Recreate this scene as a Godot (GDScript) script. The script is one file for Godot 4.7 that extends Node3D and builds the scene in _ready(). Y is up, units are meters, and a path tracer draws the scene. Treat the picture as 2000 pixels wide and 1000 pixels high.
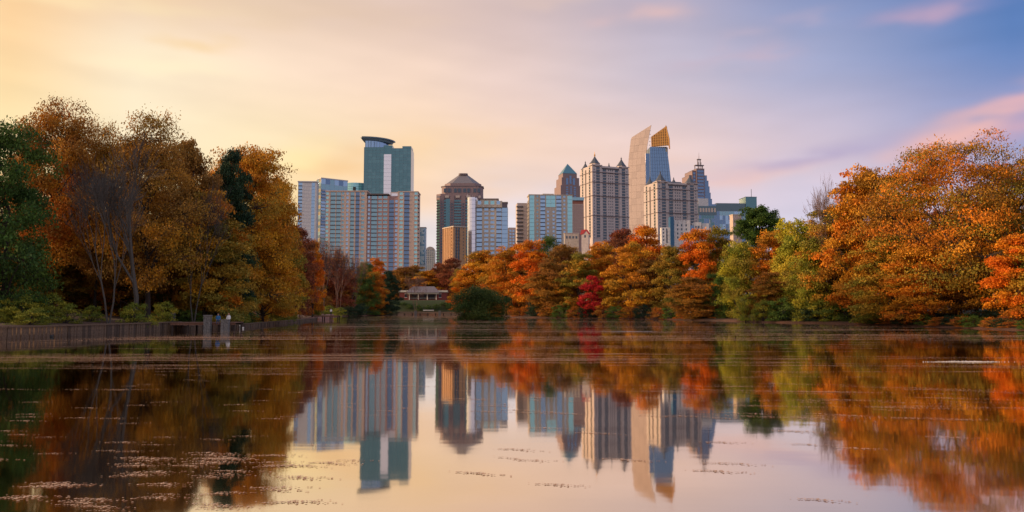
extends Node3D
# A lake in a city park at sunset in autumn: leafy banks, boathouse, piers, and the towers of the city behind.
# Axes: the camera looks along -z from above the near water; metres.

var M := {}          # materials by name
var taken := {}      # how often each top-level name was used
var boxes := {}      # shared box meshes by size
var S := 1.0         # metres in one drawing unit of the building being built
var lake := PackedVector2Array()
var wobble := FastNoiseLite.new()
var kinds := {}      # grown tree meshes by kind

# where things stand, in metres
const SHORE := [Vector2(-45.00, 30.00), Vector2(-62.00, 10.00), Vector2(-66.00, -30.00), Vector2(-44.66, -67.33), Vector2(-43.28, -72.49), Vector2(-42.56, -80.17), Vector2(-41.66, -89.66), Vector2(-41.11, -94.13), Vector2(-38.90, -107.50), Vector2(-41.32, -129.63), Vector2(-44.58, -159.78), Vector2(-49.59, -192.34), Vector2(-52.73, -220.42), Vector2(-63.47, -287.62), Vector2(-60.97, -327.58), Vector2(-55.78, -372.92), Vector2(-42.99, -380.44), Vector2(-26.03, -372.92), Vector2(-15.79, -339.37), Vector2(-3.82, -287.62), Vector2(0.00, -249.57), Vector2(9.63, -241.58), Vector2(18.67, -234.09), Vector2(29.29, -220.42), Vector2(39.34, -197.37), Vector2(46.39, -174.56), Vector2(49.90, -150.25), Vector2(56.51, -141.79), Vector2(60.26, -129.63), Vector2(60.55, -113.99), Vector2(61.61, -103.11), Vector2(61.71, -92.97), Vector2(72.00, -70.00), Vector2(70.00, -30.00), Vector2(55.00, 10.00), Vector2(30.00, 34.00), Vector2(0.00, 40.00), Vector2(-25.00, 38.00)]
const BULKHEAD_A := [Vector2(-64.90, -44.50), Vector2(-43.76, -66.83), Vector2(-42.38, -71.99), Vector2(-41.66, -79.67), Vector2(-40.76, -89.16), Vector2(-40.21, -93.63)]
const BULKHEAD_B := [Vector2(-40.21, -93.63), Vector2(-38.00, -107.00), Vector2(-40.42, -129.13), Vector2(-43.68, -159.28), Vector2(-48.69, -191.84)]
const PIER_A := Vector3(-36.38, 0.00, -90.74)
const PIER_B := Vector3(-46.39, 0.00, -192.34)
const PIER_C := Vector3(-40.11, 0.00, -365.69)
const BOATHOUSE := Vector3(-45.92, 7.40, -396.00)
const ISLAND := Vector3(-6.75, 0.00, -187.50)
const RAMP := Vector3(-51.46, 0.00, -199.00)
const LAMP := Vector3(-63.15, 0.00, -112.00)
const BIN := Vector3(-43.61, 0.00, -99.00)
const BIRDS := [["duck", "small dark and white duck floating by the timber bulkhead", Vector3(-42.56, -0.02, -71.13), 0.4, 1.3, "bird_dark", 0.02], ["goose", "white goose swimming beside the pier end", Vector3(-35.66, -0.02, -101.72), 2.6, 1.7, "bird_white", 0.12], ["gull", "tiny pale bird on the water by the bulkhead", Vector3(-43.06, -0.02, -77.83), 0.2, 0.8, "bird_white", 0.02]]
const FOAM_A := Vector3(13.41, 0.01, -88.61)
const FOAM_B := Vector3(21.84, 0.01, -37.08)
const SUN_DIR := Vector3(-0.9762, 0.1908, 0.1026)
const TREES := [
	["leafy_tree", "green_tree", -52.18, -79.00, 22.17, 5.53, "dark green leafy tree at the left edge of the lake", ""],
	["oak_tree", "open_oak", -58.92, -98.00, 30.54, 6.04, "tall rust and gold oak rising highest behind the green tree", "oaks of the left bank"],
	["oak_tree", "open_oak_b", -56.37, -104.00, 29.40, 3.81, "slim russet oak between the two tallest left bank oaks", "oaks of the left bank"],
	["oak_tree", "open_oak_b", -46.39, -98.00, 28.92, 6.53, "tall thin crowned golden brown oak behind the bare grey tree", "oaks of the left bank"],
	["bare_tree", "bare_grey", -43.58, -89.00, 23.07, 7.42, "leafless grey tree with wide spreading twigs on the left bank", "bare trees of the left bank"],
	["bare_tree", "bare_grey_b", -44.00, -84.00, 19.73, 4.20, "slender leaning grey trunk left of the wide bare tree", "bare trees of the left bank"],
	["bare_tree", "bare_grey_b", -41.74, -101.00, 20.47, 4.04, "small bare grey tree beside the pier's shore end", "bare trees of the left bank"],
	["oak_tree", "brown_tree", -45.75, -108.00, 27.47, 4.68, "rust brown oak left of the dark evergreen", "oaks of the left bank"],
	["evergreen_tree", "deep_tree", -43.33, -118.00, 27.68, 3.74, "dark blue green evergreen standing between orange oaks", ""],
	["oak_tree", "gold_oak", -44.00, -128.00, 30.69, 7.89, "broad golden oak with airy crown right of the dark evergreen", "oaks of the left bank"],
	["oak_tree", "orange_tree_b", -42.33, -106.00, 19.20, 4.59, "burnt orange tree in front of the dark evergreen", "oaks of the left bank"],
	["willow_oak", "olive_tree", -40.83, -107.00, 15.38, 5.35, "olive yellow tree leaning over the pier", ""],
	["low_tree", "gold_tree", -43.43, -134.00, 15.29, 5.58, "low amber tree hanging over the bulkhead beyond the pier", ""],
	["oak_tree", "mixed_tree", -44.61, -144.50, 25.27, 5.30, "mixed gold and olive tree stepping down towards the skyline", "oaks of the left bank"],
	["oak_tree", "gold_oak", -45.88, -150.00, 29.70, 4.00, "golden tree edging the sky beside the blue glass tower", "oaks of the left bank"],
	["red_tree", "maroon_tree", -47.77, -170.00, 21.81, 5.38, "dark red tree below the white tower", ""],
	["thicket_tree", "rust_tree", -63.73, -114.00, 16.60, 6.46, "rust brown tree filling the hillside behind the slender trunk", "hillside trees of the left bank"],
	["thicket_tree", "orange_tree", -55.92, -110.00, 14.63, 5.87, "deep orange tree glowing low behind the bare grey tree", "hillside trees of the left bank"],
	["thicket_tree", "rust_tree", -49.47, -112.00, 15.60, 5.60, "brown red tree low on the hillside above the litter bin", "hillside trees of the left bank"],
	["thicket_tree", "maroon_tree", -67.31, -108.00, 17.32, 5.76, "wine red tree in the gloom behind the green tree", "hillside trees of the left bank"],
	["thicket_tree", "green_tree", -45.95, -112.00, 10.33, 3.36, "dark green tree low behind the pier", "hillside trees of the left bank"],
	["thicket_tree", "brown_tree", -46.09, -130.00, 16.83, 4.77, "brown tree filling the gap under the golden oak", "hillside trees of the left bank"],
	["bare_tree", "bare_red", -49.12, -178.50, 18.57, 3.57, "reddish twiggy tree by the brick ramp", "reddish bare trees by the far pier"],
	["bare_tree", "bare_red_b", -54.71, -222.50, 23.73, 5.93, "tallest reddish bare tree by the small far pier", "reddish bare trees by the far pier"],
	["bare_tree", "bare_red", -65.11, -288.50, 26.93, 7.69, "reddish bare tree right of the small far pier", "reddish bare trees by the far pier"],
	["bare_tree", "bare_red_b", -63.80, -308.50, 24.49, 7.20, "reddish bare tree left of the orange far tree", "reddish bare trees by the far pier"],
	["far_tree", "maroon_tree", -73.24, -305.00, 23.83, 12.20, "dull red crown behind the reddish bare trees", ""],
	["far_tree", "rust_tree", -70.62, -262.00, 21.70, 7.86, "rust crown behind the brick ramp", ""],
	["far_tree", "flame_tree", -52.23, -201.50, 20.92, 3.02, "small bright orange crown under the blue glass tower", ""],
	["far_tree", "rust_tree", -70.26, -335.00, 16.97, 10.05, "brown tree low on the far shore left of the landing stage", ""],
	["far_tree", "orange_tree", -61.34, -338.50, 19.83, 6.54, "orange tree on the far shore in front of the dark evergreen", ""],
	["far_tree", "flame_tree", -60.80, -344.00, 25.63, 4.36, "orange red crown topping the far dark evergreens", ""],
	["evergreen_tree", "deep_tree", -58.19, -367.00, 21.29, 5.38, "dark evergreen standing left of the brick boathouse", ""],
	["evergreen_tree", "green_tree", -62.39, -329.50, 23.33, 4.94, "rounded green tree behind the orange far tree", ""],
	["evergreen_tree", "deep_tree", -60.07, -350.00, 8.29, 7.00, "low dark evergreen on the water's edge near the landing stage", ""],
	["bare_tree", "bare_crown", -47.59, -380.00, 21.45, 6.33, "small dark forked bare tree on the boathouse lawn", ""],
	["far_tree", "rust_tree", -60.18, -430.00, 26.81, 10.03, "rust crown behind the boathouse roof's left end", "crowns behind the boathouse"],
	["far_tree", "orange_tree_b", -47.57, -425.00, 24.26, 8.50, "orange crown behind the middle of the boathouse roof", "crowns behind the boathouse"],
	["far_tree", "maroon_tree", -40.48, -440.00, 29.73, 8.80, "wine red crown behind the boathouse roof's right end", "crowns behind the boathouse"],
	["far_tree", "brown_tree", -58.23, -455.00, 29.44, 10.62, "brown crown rising below the lavender slab", "crowns behind the boathouse"],
	["far_tree", "maroon_tree", -33.62, -420.00, 31.31, 8.40, "dark red crown below the orange brick flats", "crowns behind the boathouse"],
	["far_tree", "olive_tree", -27.45, -400.00, 24.05, 4.80, "green gold tree right of the boathouse", "crowns behind the boathouse"],
	["bank_tree", "flame_tree", -22.49, -367.00, 21.29, 6.85, "bright orange tree at the boathouse end of the right bank", "front row of the right bank"],
	["bank_tree", "orange_tree_b", -14.03, -339.00, 28.93, 10.40, "tall orange tree behind the island bush", "front row of the right bank"],
	["bank_tree", "orange_tree", -2.31, -288.50, 26.54, 8.08, "orange tree right of the island below the prow tower", "front row of the right bank"],
	["bank_tree", "flame_tree", 6.13, -262.00, 26.45, 7.34, "vivid orange tree below the cyan glass apartments", "front row of the right bank"],
	["bank_tree", "rust_tree", 11.48, -246.00, 18.05, 6.56, "brownish orange tree low below the cyan apartments", "front row of the right bank"],
	["bank_tree", "green_tree", 14.84, -300.00, 31.94, 6.00, "green crown showing over the orange row below the cyan apartments", ""],
	["bank_tree", "brown_tree", 17.10, -256.00, 24.87, 7.68, "bronze brown tree below the tan hall", "front row of the right bank"],
	["bank_tree", "mixed_tree", 20.99, -242.00, 20.72, 7.26, "mottled gold and olive tree left of the crimson tree", "front row of the right bank"],
	["bank_tree", "orange_tree", 28.26, -246.00, 24.65, 7.05, "russet tree rising behind the crimson tree", "front row of the right bank"],
	["crimson_tree", "crimson_tree", 24.20, -230.00, 13.05, 4.29, "crimson red tree low on the right bank shore", ""],
	["bank_tree", "maroon_tree", 40.41, -285.00, 33.15, 9.12, "maroon domed crown below the tall turret tower", ""],
	["bank_tree", "gold_tree", 34.71, -224.00, 22.67, 8.21, "golden orange spreading tree right of the crimson tree", "front row of the right bank"],
	["bank_tree", "flame_tree", 44.16, -252.00, 30.28, 7.06, "bright orange domed crown below the sail tower", "front row of the right bank"],
	["bank_tree", "brown_tree", 40.72, -222.00, 18.02, 6.66, "brown tree with bare dark limbs in the middle of the right bank", "front row of the right bank"],
	["bank_tree", "olive_tree", 44.17, -212.00, 20.45, 5.65, "olive yellow tree below the white flats", "front row of the right bank"],
	["bank_tree", "flame_tree", 50.35, -208.00, 24.59, 5.55, "orange red tree covering the foot of the white flats", "front row of the right bank"],
	["bank_tree", "rust_tree", 43.93, -188.50, 10.64, 5.66, "low brown orange tree at the waterline below the orange red tree", "front row of the right bank"],
	["bank_tree", "mixed_tree", 57.00, -212.00, 25.58, 6.50, "bronze and olive tree below the glass offices", "front row of the right bank"],
	["bank_tree", "green_tree", 50.18, -186.00, 11.77, 3.72, "green tree low on the shore below the bronze tree", "front row of the right bank"],
	["bank_tree", "lime_tree_b", 52.92, -180.00, 19.31, 5.16, "yellow green tree left of the pine", "front row of the right bank"],
	["pine_tree", "pine", 63.57, -196.00, 29.27, 6.01, "round topped green pine standing above the right bank", ""],
	["bank_tree", "orange_tree", 60.11, -178.00, 21.16, 5.34, "orange tree below the pine", "front row of the right bank"],
	["bank_tree", "rust_tree", 53.29, -160.00, 10.48, 4.27, "brown orange tree low on the shore below the pine", "front row of the right bank"],
	["bank_tree", "lime_tree", 60.56, -166.00, 22.59, 5.75, "tall yellow green tree right of the pine", "front row of the right bank"],
	["bank_tree", "lime_tree_b", 58.33, -152.00, 14.15, 5.07, "drooping lime yellow tree at the shore right of the pine", "front row of the right bank"],
	["bare_tree", "bare_crown", 61.70, -150.00, 29.39, 6.50, "leafless brown tree showing above the lime trees", ""],
	["bank_tree", "mixed_tree", 62.52, -150.00, 22.68, 6.50, "gold and olive tree under the leafless brown tree", "front row of the right bank"],
	["bank_tree", "orange_tree", 64.03, -140.00, 29.12, 7.00, "russet orange tree climbing towards the great oak", "front row of the right bank"],
	["great_oak", "great_oak", 68.20, -119.00, 29.36, 12.30, "great orange oak with wide layered crown at the right", ""],
	["great_oak", "great_oak_b", 76.99, -116.00, 27.57, 8.12, "second great orange oak cut by the right edge", ""],
	["bank_tree", "mixed_tree", 62.15, -126.50, 15.17, 6.33, "olive and orange tree leaning over the water before the great oak", "front row of the right bank"],
	["bank_tree", "orange_tree", 62.24, -118.00, 12.33, 5.51, "rusty low tree hanging over the bank below the great oak", "front row of the right bank"],
	["bank_tree", "flame_tree", 68.02, -103.00, 12.81, 4.12, "red orange maple low at the right edge", "front row of the right bank"],
	["bank_tree", "rust_tree", 69.96, -116.00, 9.06, 4.25, "brown tree in the shade under the great oak", "front row of the right bank"],
	["bush_island", "island_bush", -7.22, -187.00, 8.58, 6.48, "dark green bush covering the small island in the lake", ""],
	["bush_island", "rust_tree", -4.70, -186.00, 4.59, 2.48, "little rusty bush on the right side of the island", ""],
	["oak_tree", "brown_tree", -66.29, -104.00, 26.54, 4.51, "dull brown oak behind the dark green leafy tree", "oaks of the left bank"],
	["oak_tree", "open_oak", -62.33, -110.00, 27.93, 4.40, "rust oak filling the gap right of the tallest oak", "oaks of the left bank"],
	["oak_tree", "brown_tree", -57.01, -112.00, 27.62, 4.85, "brown oak close behind the bare grey tree's left side", "oaks of the left bank"],
	["oak_tree", "open_oak", -51.12, -114.00, 28.38, 4.94, "russet oak close behind the bare grey tree's right side", "oaks of the left bank"],
	["oak_tree", "gold_oak", -48.74, -126.00, 26.80, 4.62, "gold brown oak just left of the dark evergreen's top", "oaks of the left bank"],
	["oak_tree", "brown_tree", -47.09, -146.00, 27.98, 4.87, "bronze oak behind the broad golden oak", "oaks of the left bank"],
	["bank_tree", "gold_tree", 68.15, -172.00, 22.85, 5.73, "golden green tree between the pine and the leafless brown tree", "front row of the right bank"],
	["bank_tree", "mixed_tree", 66.81, -152.00, 26.24, 5.57, "olive gold tree right under the leafless brown tree's edge", "front row of the right bank"],
	["bank_tree", "rust_tree", 68.66, -138.00, 27.99, 5.98, "shadowed russet tree between the russet orange tree and the great oak", "front row of the right bank"],
	["thicket_tree", "olive_tree", -62.31, -106.00, 12.05, 5.30, "olive tree low on the slope right of the green tree", "hillside trees of the left bank"],
	["thicket_tree", "green_tree", -52.30, -112.00, 10.33, 4.85, "shadowed green tree low behind the bare grey tree", "hillside trees of the left bank"],
	["thicket_tree", "rust_tree", -58.33, -110.00, 10.19, 4.77, "shadowed rust tree low behind the slender trunk", "hillside trees of the left bank"],
	["thicket_tree", "olive_tree", -48.36, -114.00, 12.77, 4.56, "shadowed olive tree above the picket fence", "hillside trees of the left bank"],
	["thicket_tree", "olive_tree", -61.83, -98.00, 10.67, 3.92, "shadowed olive tree low behind the dark green tree", "hillside trees of the left bank"],
	["thicket_tree", "mixed_tree", -45.10, -120.00, 21.41, 4.80, "bronze green tree just below the dark evergreen", "hillside trees of the left bank"],
	["thicket_tree", "rust_tree", -58.57, -118.00, 20.29, 5.90, "dark rust tree high on the slope behind the bare grey tree", "hillside trees of the left bank"],
	["thicket_tree", "brown_tree", -67.76, -116.00, 21.56, 5.80, "dark brown tree high on the slope under the tallest oak", "hillside trees of the left bank"],
	["woodland_tree", "gold_tree", -14.29, -340.10, 23.84, 10.80, "golden tree in the right bank's second row, first from the left", "second row of the right bank"],
	["woodland_tree", "gold_tree", -5.34, -312.98, 23.83, 10.26, "golden tree in the right bank's second row, second from the left", "second row of the right bank"],
	["woodland_tree", "rust_tree", 2.40, -315.41, 24.98, 10.10, "rust brown tree in the right bank's second row, third from the left", "second row of the right bank"],
	["woodland_tree", "brown_tree", 8.75, -297.26, 25.94, 7.58, "brown tree in the right bank's second row, fourth from the left", "second row of the right bank"],
	["woodland_tree", "gold_tree", 16.32, -307.85, 25.19, 9.53, "golden tree in the right bank's second row, fifth from the left", "second row of the right bank"],
	["woodland_tree", "maroon_tree", 22.55, -298.61, 26.28, 6.97, "wine red tree in the right bank's second row, sixth from the left", "second row of the right bank"],
	["woodland_tree", "brown_tree", 31.03, -285.53, 21.67, 7.14, "brown tree in the right bank's second row, seventh from the left", "second row of the right bank"],
	["woodland_tree", "brown_tree", 35.81, -284.45, 23.97, 8.57, "brown tree in the right bank's second row, eighth from the left", "second row of the right bank"],
	["woodland_tree", "olive_tree", 44.03, -291.42, 26.68, 9.61, "olive tree in the right bank's second row, ninth from the left", "second row of the right bank"],
	["woodland_tree", "maroon_tree", 48.03, -270.28, 25.51, 6.70, "wine red tree in the right bank's second row, tenth from the left", "second row of the right bank"],
	["woodland_tree", "mixed_tree", 54.04, -271.65, 23.98, 7.96, "gold and olive tree in the right bank's second row, eleventh from the left", "second row of the right bank"],
	["woodland_tree", "orange_tree_b", 60.37, -261.98, 22.65, 7.37, "orange tree in the right bank's second row, twelfth from the left", "second row of the right bank"],
	["woodland_tree", "olive_tree", 66.79, -265.92, 26.26, 6.89, "olive tree in the right bank's second row, thirteenth from the left", "second row of the right bank"],
	["woodland_tree", "orange_tree_b", 75.95, -268.94, 24.32, 6.32, "orange tree in the right bank's second row, fourteenth from the left", "second row of the right bank"],
	["woodland_tree", "mixed_tree", 77.76, -254.47, 24.11, 7.09, "gold and olive tree in the right bank's second row, fifteenth from the left", "second row of the right bank"],
	["woodland_tree", "brown_tree", 84.09, -254.99, 28.35, 6.58, "brown tree in the right bank's second row, sixteenth from the left", "second row of the right bank"],
	["woodland_tree", "mixed_tree", 88.38, -248.47, 27.70, 7.10, "gold and olive tree in the right bank's second row, seventeenth from the left", "second row of the right bank"],
	["woodland_tree", "olive_tree", 90.31, -237.74, 25.77, 6.42, "olive tree in the right bank's second row, eighteenth from the left", "second row of the right bank"],
	["woodland_tree", "rust_tree", 95.99, -240.07, 29.16, 6.83, "rust brown tree in the right bank's second row, nineteenth from the left", "second row of the right bank"],
	["woodland_tree", "orange_tree_b", 97.93, -230.37, 26.14, 6.63, "orange tree in the right bank's second row, twentieth from the left", "second row of the right bank"],
	["woodland_tree", "brown_tree", 102.96, -229.06, 27.40, 6.78, "brown tree in the right bank's second row, twenty-first from the left", "second row of the right bank"],
	["woodland_tree", "maroon_tree", 107.18, -223.70, 30.37, 5.33, "wine red tree in the right bank's second row, twenty-second from the left", "second row of the right bank"],
	["woodland_tree", "maroon_tree", 112.95, -222.79, 31.76, 6.85, "wine red tree in the right bank's second row, twenty-third from the left", "second row of the right bank"],
	["woodland_tree", "olive_tree", 112.54, -214.48, 29.82, 5.12, "olive tree in the right bank's second row, twenty-fourth from the left", "second row of the right bank"],
	["woodland_tree", "maroon_tree", 113.97, -205.03, 29.95, 5.21, "wine red tree in the right bank's second row, twenty-fifth from the left", "second row of the right bank"],
	["woodland_tree", "brown_tree", 122.10, -210.03, 30.39, 6.56, "brown tree in the right bank's second row, twenty-sixth from the left", "second row of the right bank"],
	["woodland_tree", "brown_tree", 122.40, -204.94, 32.29, 5.64, "brown tree in the right bank's second row, twenty-seventh from the left", "second row of the right bank"],
	["woodland_tree", "mixed_tree", 130.13, -209.20, 30.84, 6.92, "gold and olive tree in the right bank's second row, twenty-eighth from the left", "second row of the right bank"],
	["woodland_tree", "olive_tree", 127.79, -196.36, 31.84, 5.12, "olive tree in the right bank's second row, twenty-ninth from the left", "second row of the right bank"],
	["woodland_tree", "rust_tree", -99.36, -142.63, 20.13, 7.11, "rust brown tree deep in the left bank wood, first from the left", "deep wood of the left bank"],
	["woodland_tree", "maroon_tree", -95.38, -143.78, 16.47, 5.62, "wine red tree deep in the left bank wood, second from the left", "deep wood of the left bank"],
	["woodland_tree", "mixed_tree", -94.46, -147.21, 16.81, 6.11, "gold and olive tree deep in the left bank wood, third from the left", "deep wood of the left bank"],
	["woodland_tree", "mixed_tree", -95.42, -155.85, 19.35, 7.29, "gold and olive tree deep in the left bank wood, fourth from the left", "deep wood of the left bank"],
	["woodland_tree", "orange_tree_b", -94.26, -159.86, 18.31, 6.43, "orange tree deep in the left bank wood, fifth from the left", "deep wood of the left bank"],
	["woodland_tree", "orange_tree_b", -91.87, -165.02, 20.47, 7.33, "orange tree deep in the left bank wood, sixth from the left", "deep wood of the left bank"],
	["woodland_tree", "orange_tree_b", -90.70, -167.66, 23.69, 6.76, "orange tree deep in the left bank wood, seventh from the left", "deep wood of the left bank"],
	["woodland_tree", "orange_tree_b", -87.92, -172.00, 24.03, 7.78, "orange tree deep in the left bank wood, eighth from the left", "deep wood of the left bank"],
	["woodland_tree", "orange_tree_b", -86.90, -181.59, 19.61, 7.08, "orange tree deep in the left bank wood, ninth from the left", "deep wood of the left bank"],
	["woodland_tree", "orange_tree_b", -81.65, -181.30, 19.25, 7.90, "orange tree deep in the left bank wood, tenth from the left", "deep wood of the left bank"],
	["woodland_tree", "orange_tree_b", -77.91, -182.33, 19.53, 7.85, "orange tree deep in the left bank wood, eleventh from the left", "deep wood of the left bank"],
	["woodland_tree", "maroon_tree", -78.03, -195.08, 28.78, 9.18, "wine red tree deep in the left bank wood, twelfth from the left", "deep wood of the left bank"],
	["woodland_tree", "maroon_tree", -74.58, -199.32, 27.94, 8.78, "wine red tree deep in the left bank wood, thirteenth from the left", "deep wood of the left bank"],
	["woodland_tree", "rust_tree", -68.48, -198.79, 29.02, 8.84, "rust brown tree deep in the left bank wood, fourteenth from the left", "deep wood of the left bank"],
	["woodland_tree", "brown_tree", -64.64, -202.53, 19.38, 9.13, "brown tree deep in the left bank wood, fifteenth from the left", "deep wood of the left bank"],
	["woodland_tree", "brown_tree", -63.20, -211.60, 20.13, 8.23, "brown tree deep in the left bank wood, sixteenth from the left", "deep wood of the left bank"],
	["woodland_tree", "brown_tree", -125.84, -472.07, 29.05, 12.49, "brown tree below the towers, first from the left", "distant park trees"],
	["woodland_tree", "rust_tree", -119.38, -476.56, 27.17, 10.65, "rust brown tree below the towers, second from the left", "distant park trees"],
	["woodland_tree", "rust_tree", -113.15, -482.58, 26.24, 10.42, "rust brown tree below the towers, third from the left", "distant park trees"],
	["woodland_tree", "rust_tree", -105.20, -481.40, 27.88, 12.68, "rust brown tree below the towers, fourth from the left", "distant park trees"],
	["woodland_tree", "rust_tree", -98.02, -484.11, 25.62, 11.45, "rust brown tree below the towers, fifth from the left", "distant park trees"],
	["woodland_tree", "orange_tree_b", -87.42, -468.48, 28.96, 11.07, "orange tree below the towers, sixth from the left", "distant park trees"],
	["woodland_tree", "orange_tree_b", -80.20, -470.48, 23.10, 11.98, "orange tree below the towers, seventh from the left", "distant park trees"],
	["woodland_tree", "orange_tree_b", -72.57, -469.57, 26.45, 9.88, "orange tree below the towers, eighth from the left", "distant park trees"],
	["woodland_tree", "maroon_tree", -65.81, -475.22, 23.32, 12.57, "wine red tree below the towers, ninth from the left", "distant park trees"],
	["woodland_tree", "orange_tree_b", -57.53, -469.55, 24.01, 11.46, "orange tree below the towers, tenth from the left", "distant park trees"],
	["woodland_tree", "orange_tree_b", -49.40, -463.52, 25.47, 11.17, "orange tree below the towers, eleventh from the left", "distant park trees"],
	["woodland_tree", "maroon_tree", -42.80, -472.34, 26.86, 12.52, "wine red tree below the towers, twelfth from the left", "distant park trees"],
	["woodland_tree", "maroon_tree", -36.10, -484.03, 23.60, 10.91, "wine red tree below the towers, thirteenth from the left", "distant park trees"],
	["woodland_tree", "mixed_tree", 71.93, -98.27, 18.82, 5.90, "gold and olive tree beyond the right edge, first from the left", "right bank beyond the edge"],
	["woodland_tree", "orange_tree_b", 72.61, -94.82, 18.75, 5.69, "orange tree beyond the right edge, second from the left", "right bank beyond the edge"],
	["woodland_tree", "orange_tree_b", 70.47, -88.31, 15.48, 5.30, "orange tree beyond the right edge, third from the left", "right bank beyond the edge"],
	["woodland_tree", "orange_tree_b", 71.86, -86.15, 18.91, 5.17, "orange tree beyond the right edge, fourth from the left", "right bank beyond the edge"],
	["woodland_tree", "olive_tree", 69.70, -80.48, 15.74, 4.83, "olive tree beyond the right edge, fifth from the left", "right bank beyond the edge"],
	["woodland_tree", "orange_tree_b", 80.13, -88.87, 19.93, 5.33, "orange tree beyond the right edge, sixth from the left", "right bank beyond the edge"],
	["woodland_tree", "maroon_tree", 77.39, -82.73, 18.85, 4.96, "wine red tree beyond the right edge, seventh from the left", "right bank beyond the edge"],
	["woodland_tree", "orange_tree_b", 87.77, -90.65, 19.28, 5.44, "orange tree beyond the right edge, eighth from the left", "right bank beyond the edge"],
	["woodland_tree", "rust_tree", 89.65, -89.49, 19.05, 5.37, "rust brown tree beyond the right edge, ninth from the left", "right bank beyond the edge"],
	["woodland_tree", "green_tree", -57.64, -78.00, 21.20, 5.20, "green tree beyond the left edge, eighth from the left", "left bank beyond the edge"],
	["woodland_tree", "open_oak", -64.00, -81.00, 22.61, 5.40, "open tree beyond the left edge, seventh from the left", "left bank beyond the edge"],
	["woodland_tree", "rust_tree", -70.32, -84.00, 18.09, 5.60, "rust brown tree beyond the left edge, sixth from the left", "left bank beyond the edge"],
	["woodland_tree", "mixed_tree", -69.48, -78.00, 21.05, 5.20, "gold and olive tree beyond the left edge, fifth from the left", "left bank beyond the edge"],
	["woodland_tree", "green_tree", -76.13, -81.00, 19.84, 5.40, "green tree beyond the left edge, fourth from the left", "left bank beyond the edge"],
	["woodland_tree", "open_oak", -83.25, -84.00, 21.33, 5.60, "open tree beyond the left edge, third from the left", "left bank beyond the edge"],
	["woodland_tree", "rust_tree", -81.18, -78.00, 18.99, 5.20, "rust brown tree beyond the left edge, second from the left", "left bank beyond the edge"],
	["woodland_tree", "mixed_tree", -88.41, -81.00, 19.87, 5.40, "gold and olive tree beyond the left edge, first from the left", "left bank beyond the edge"]]
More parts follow.
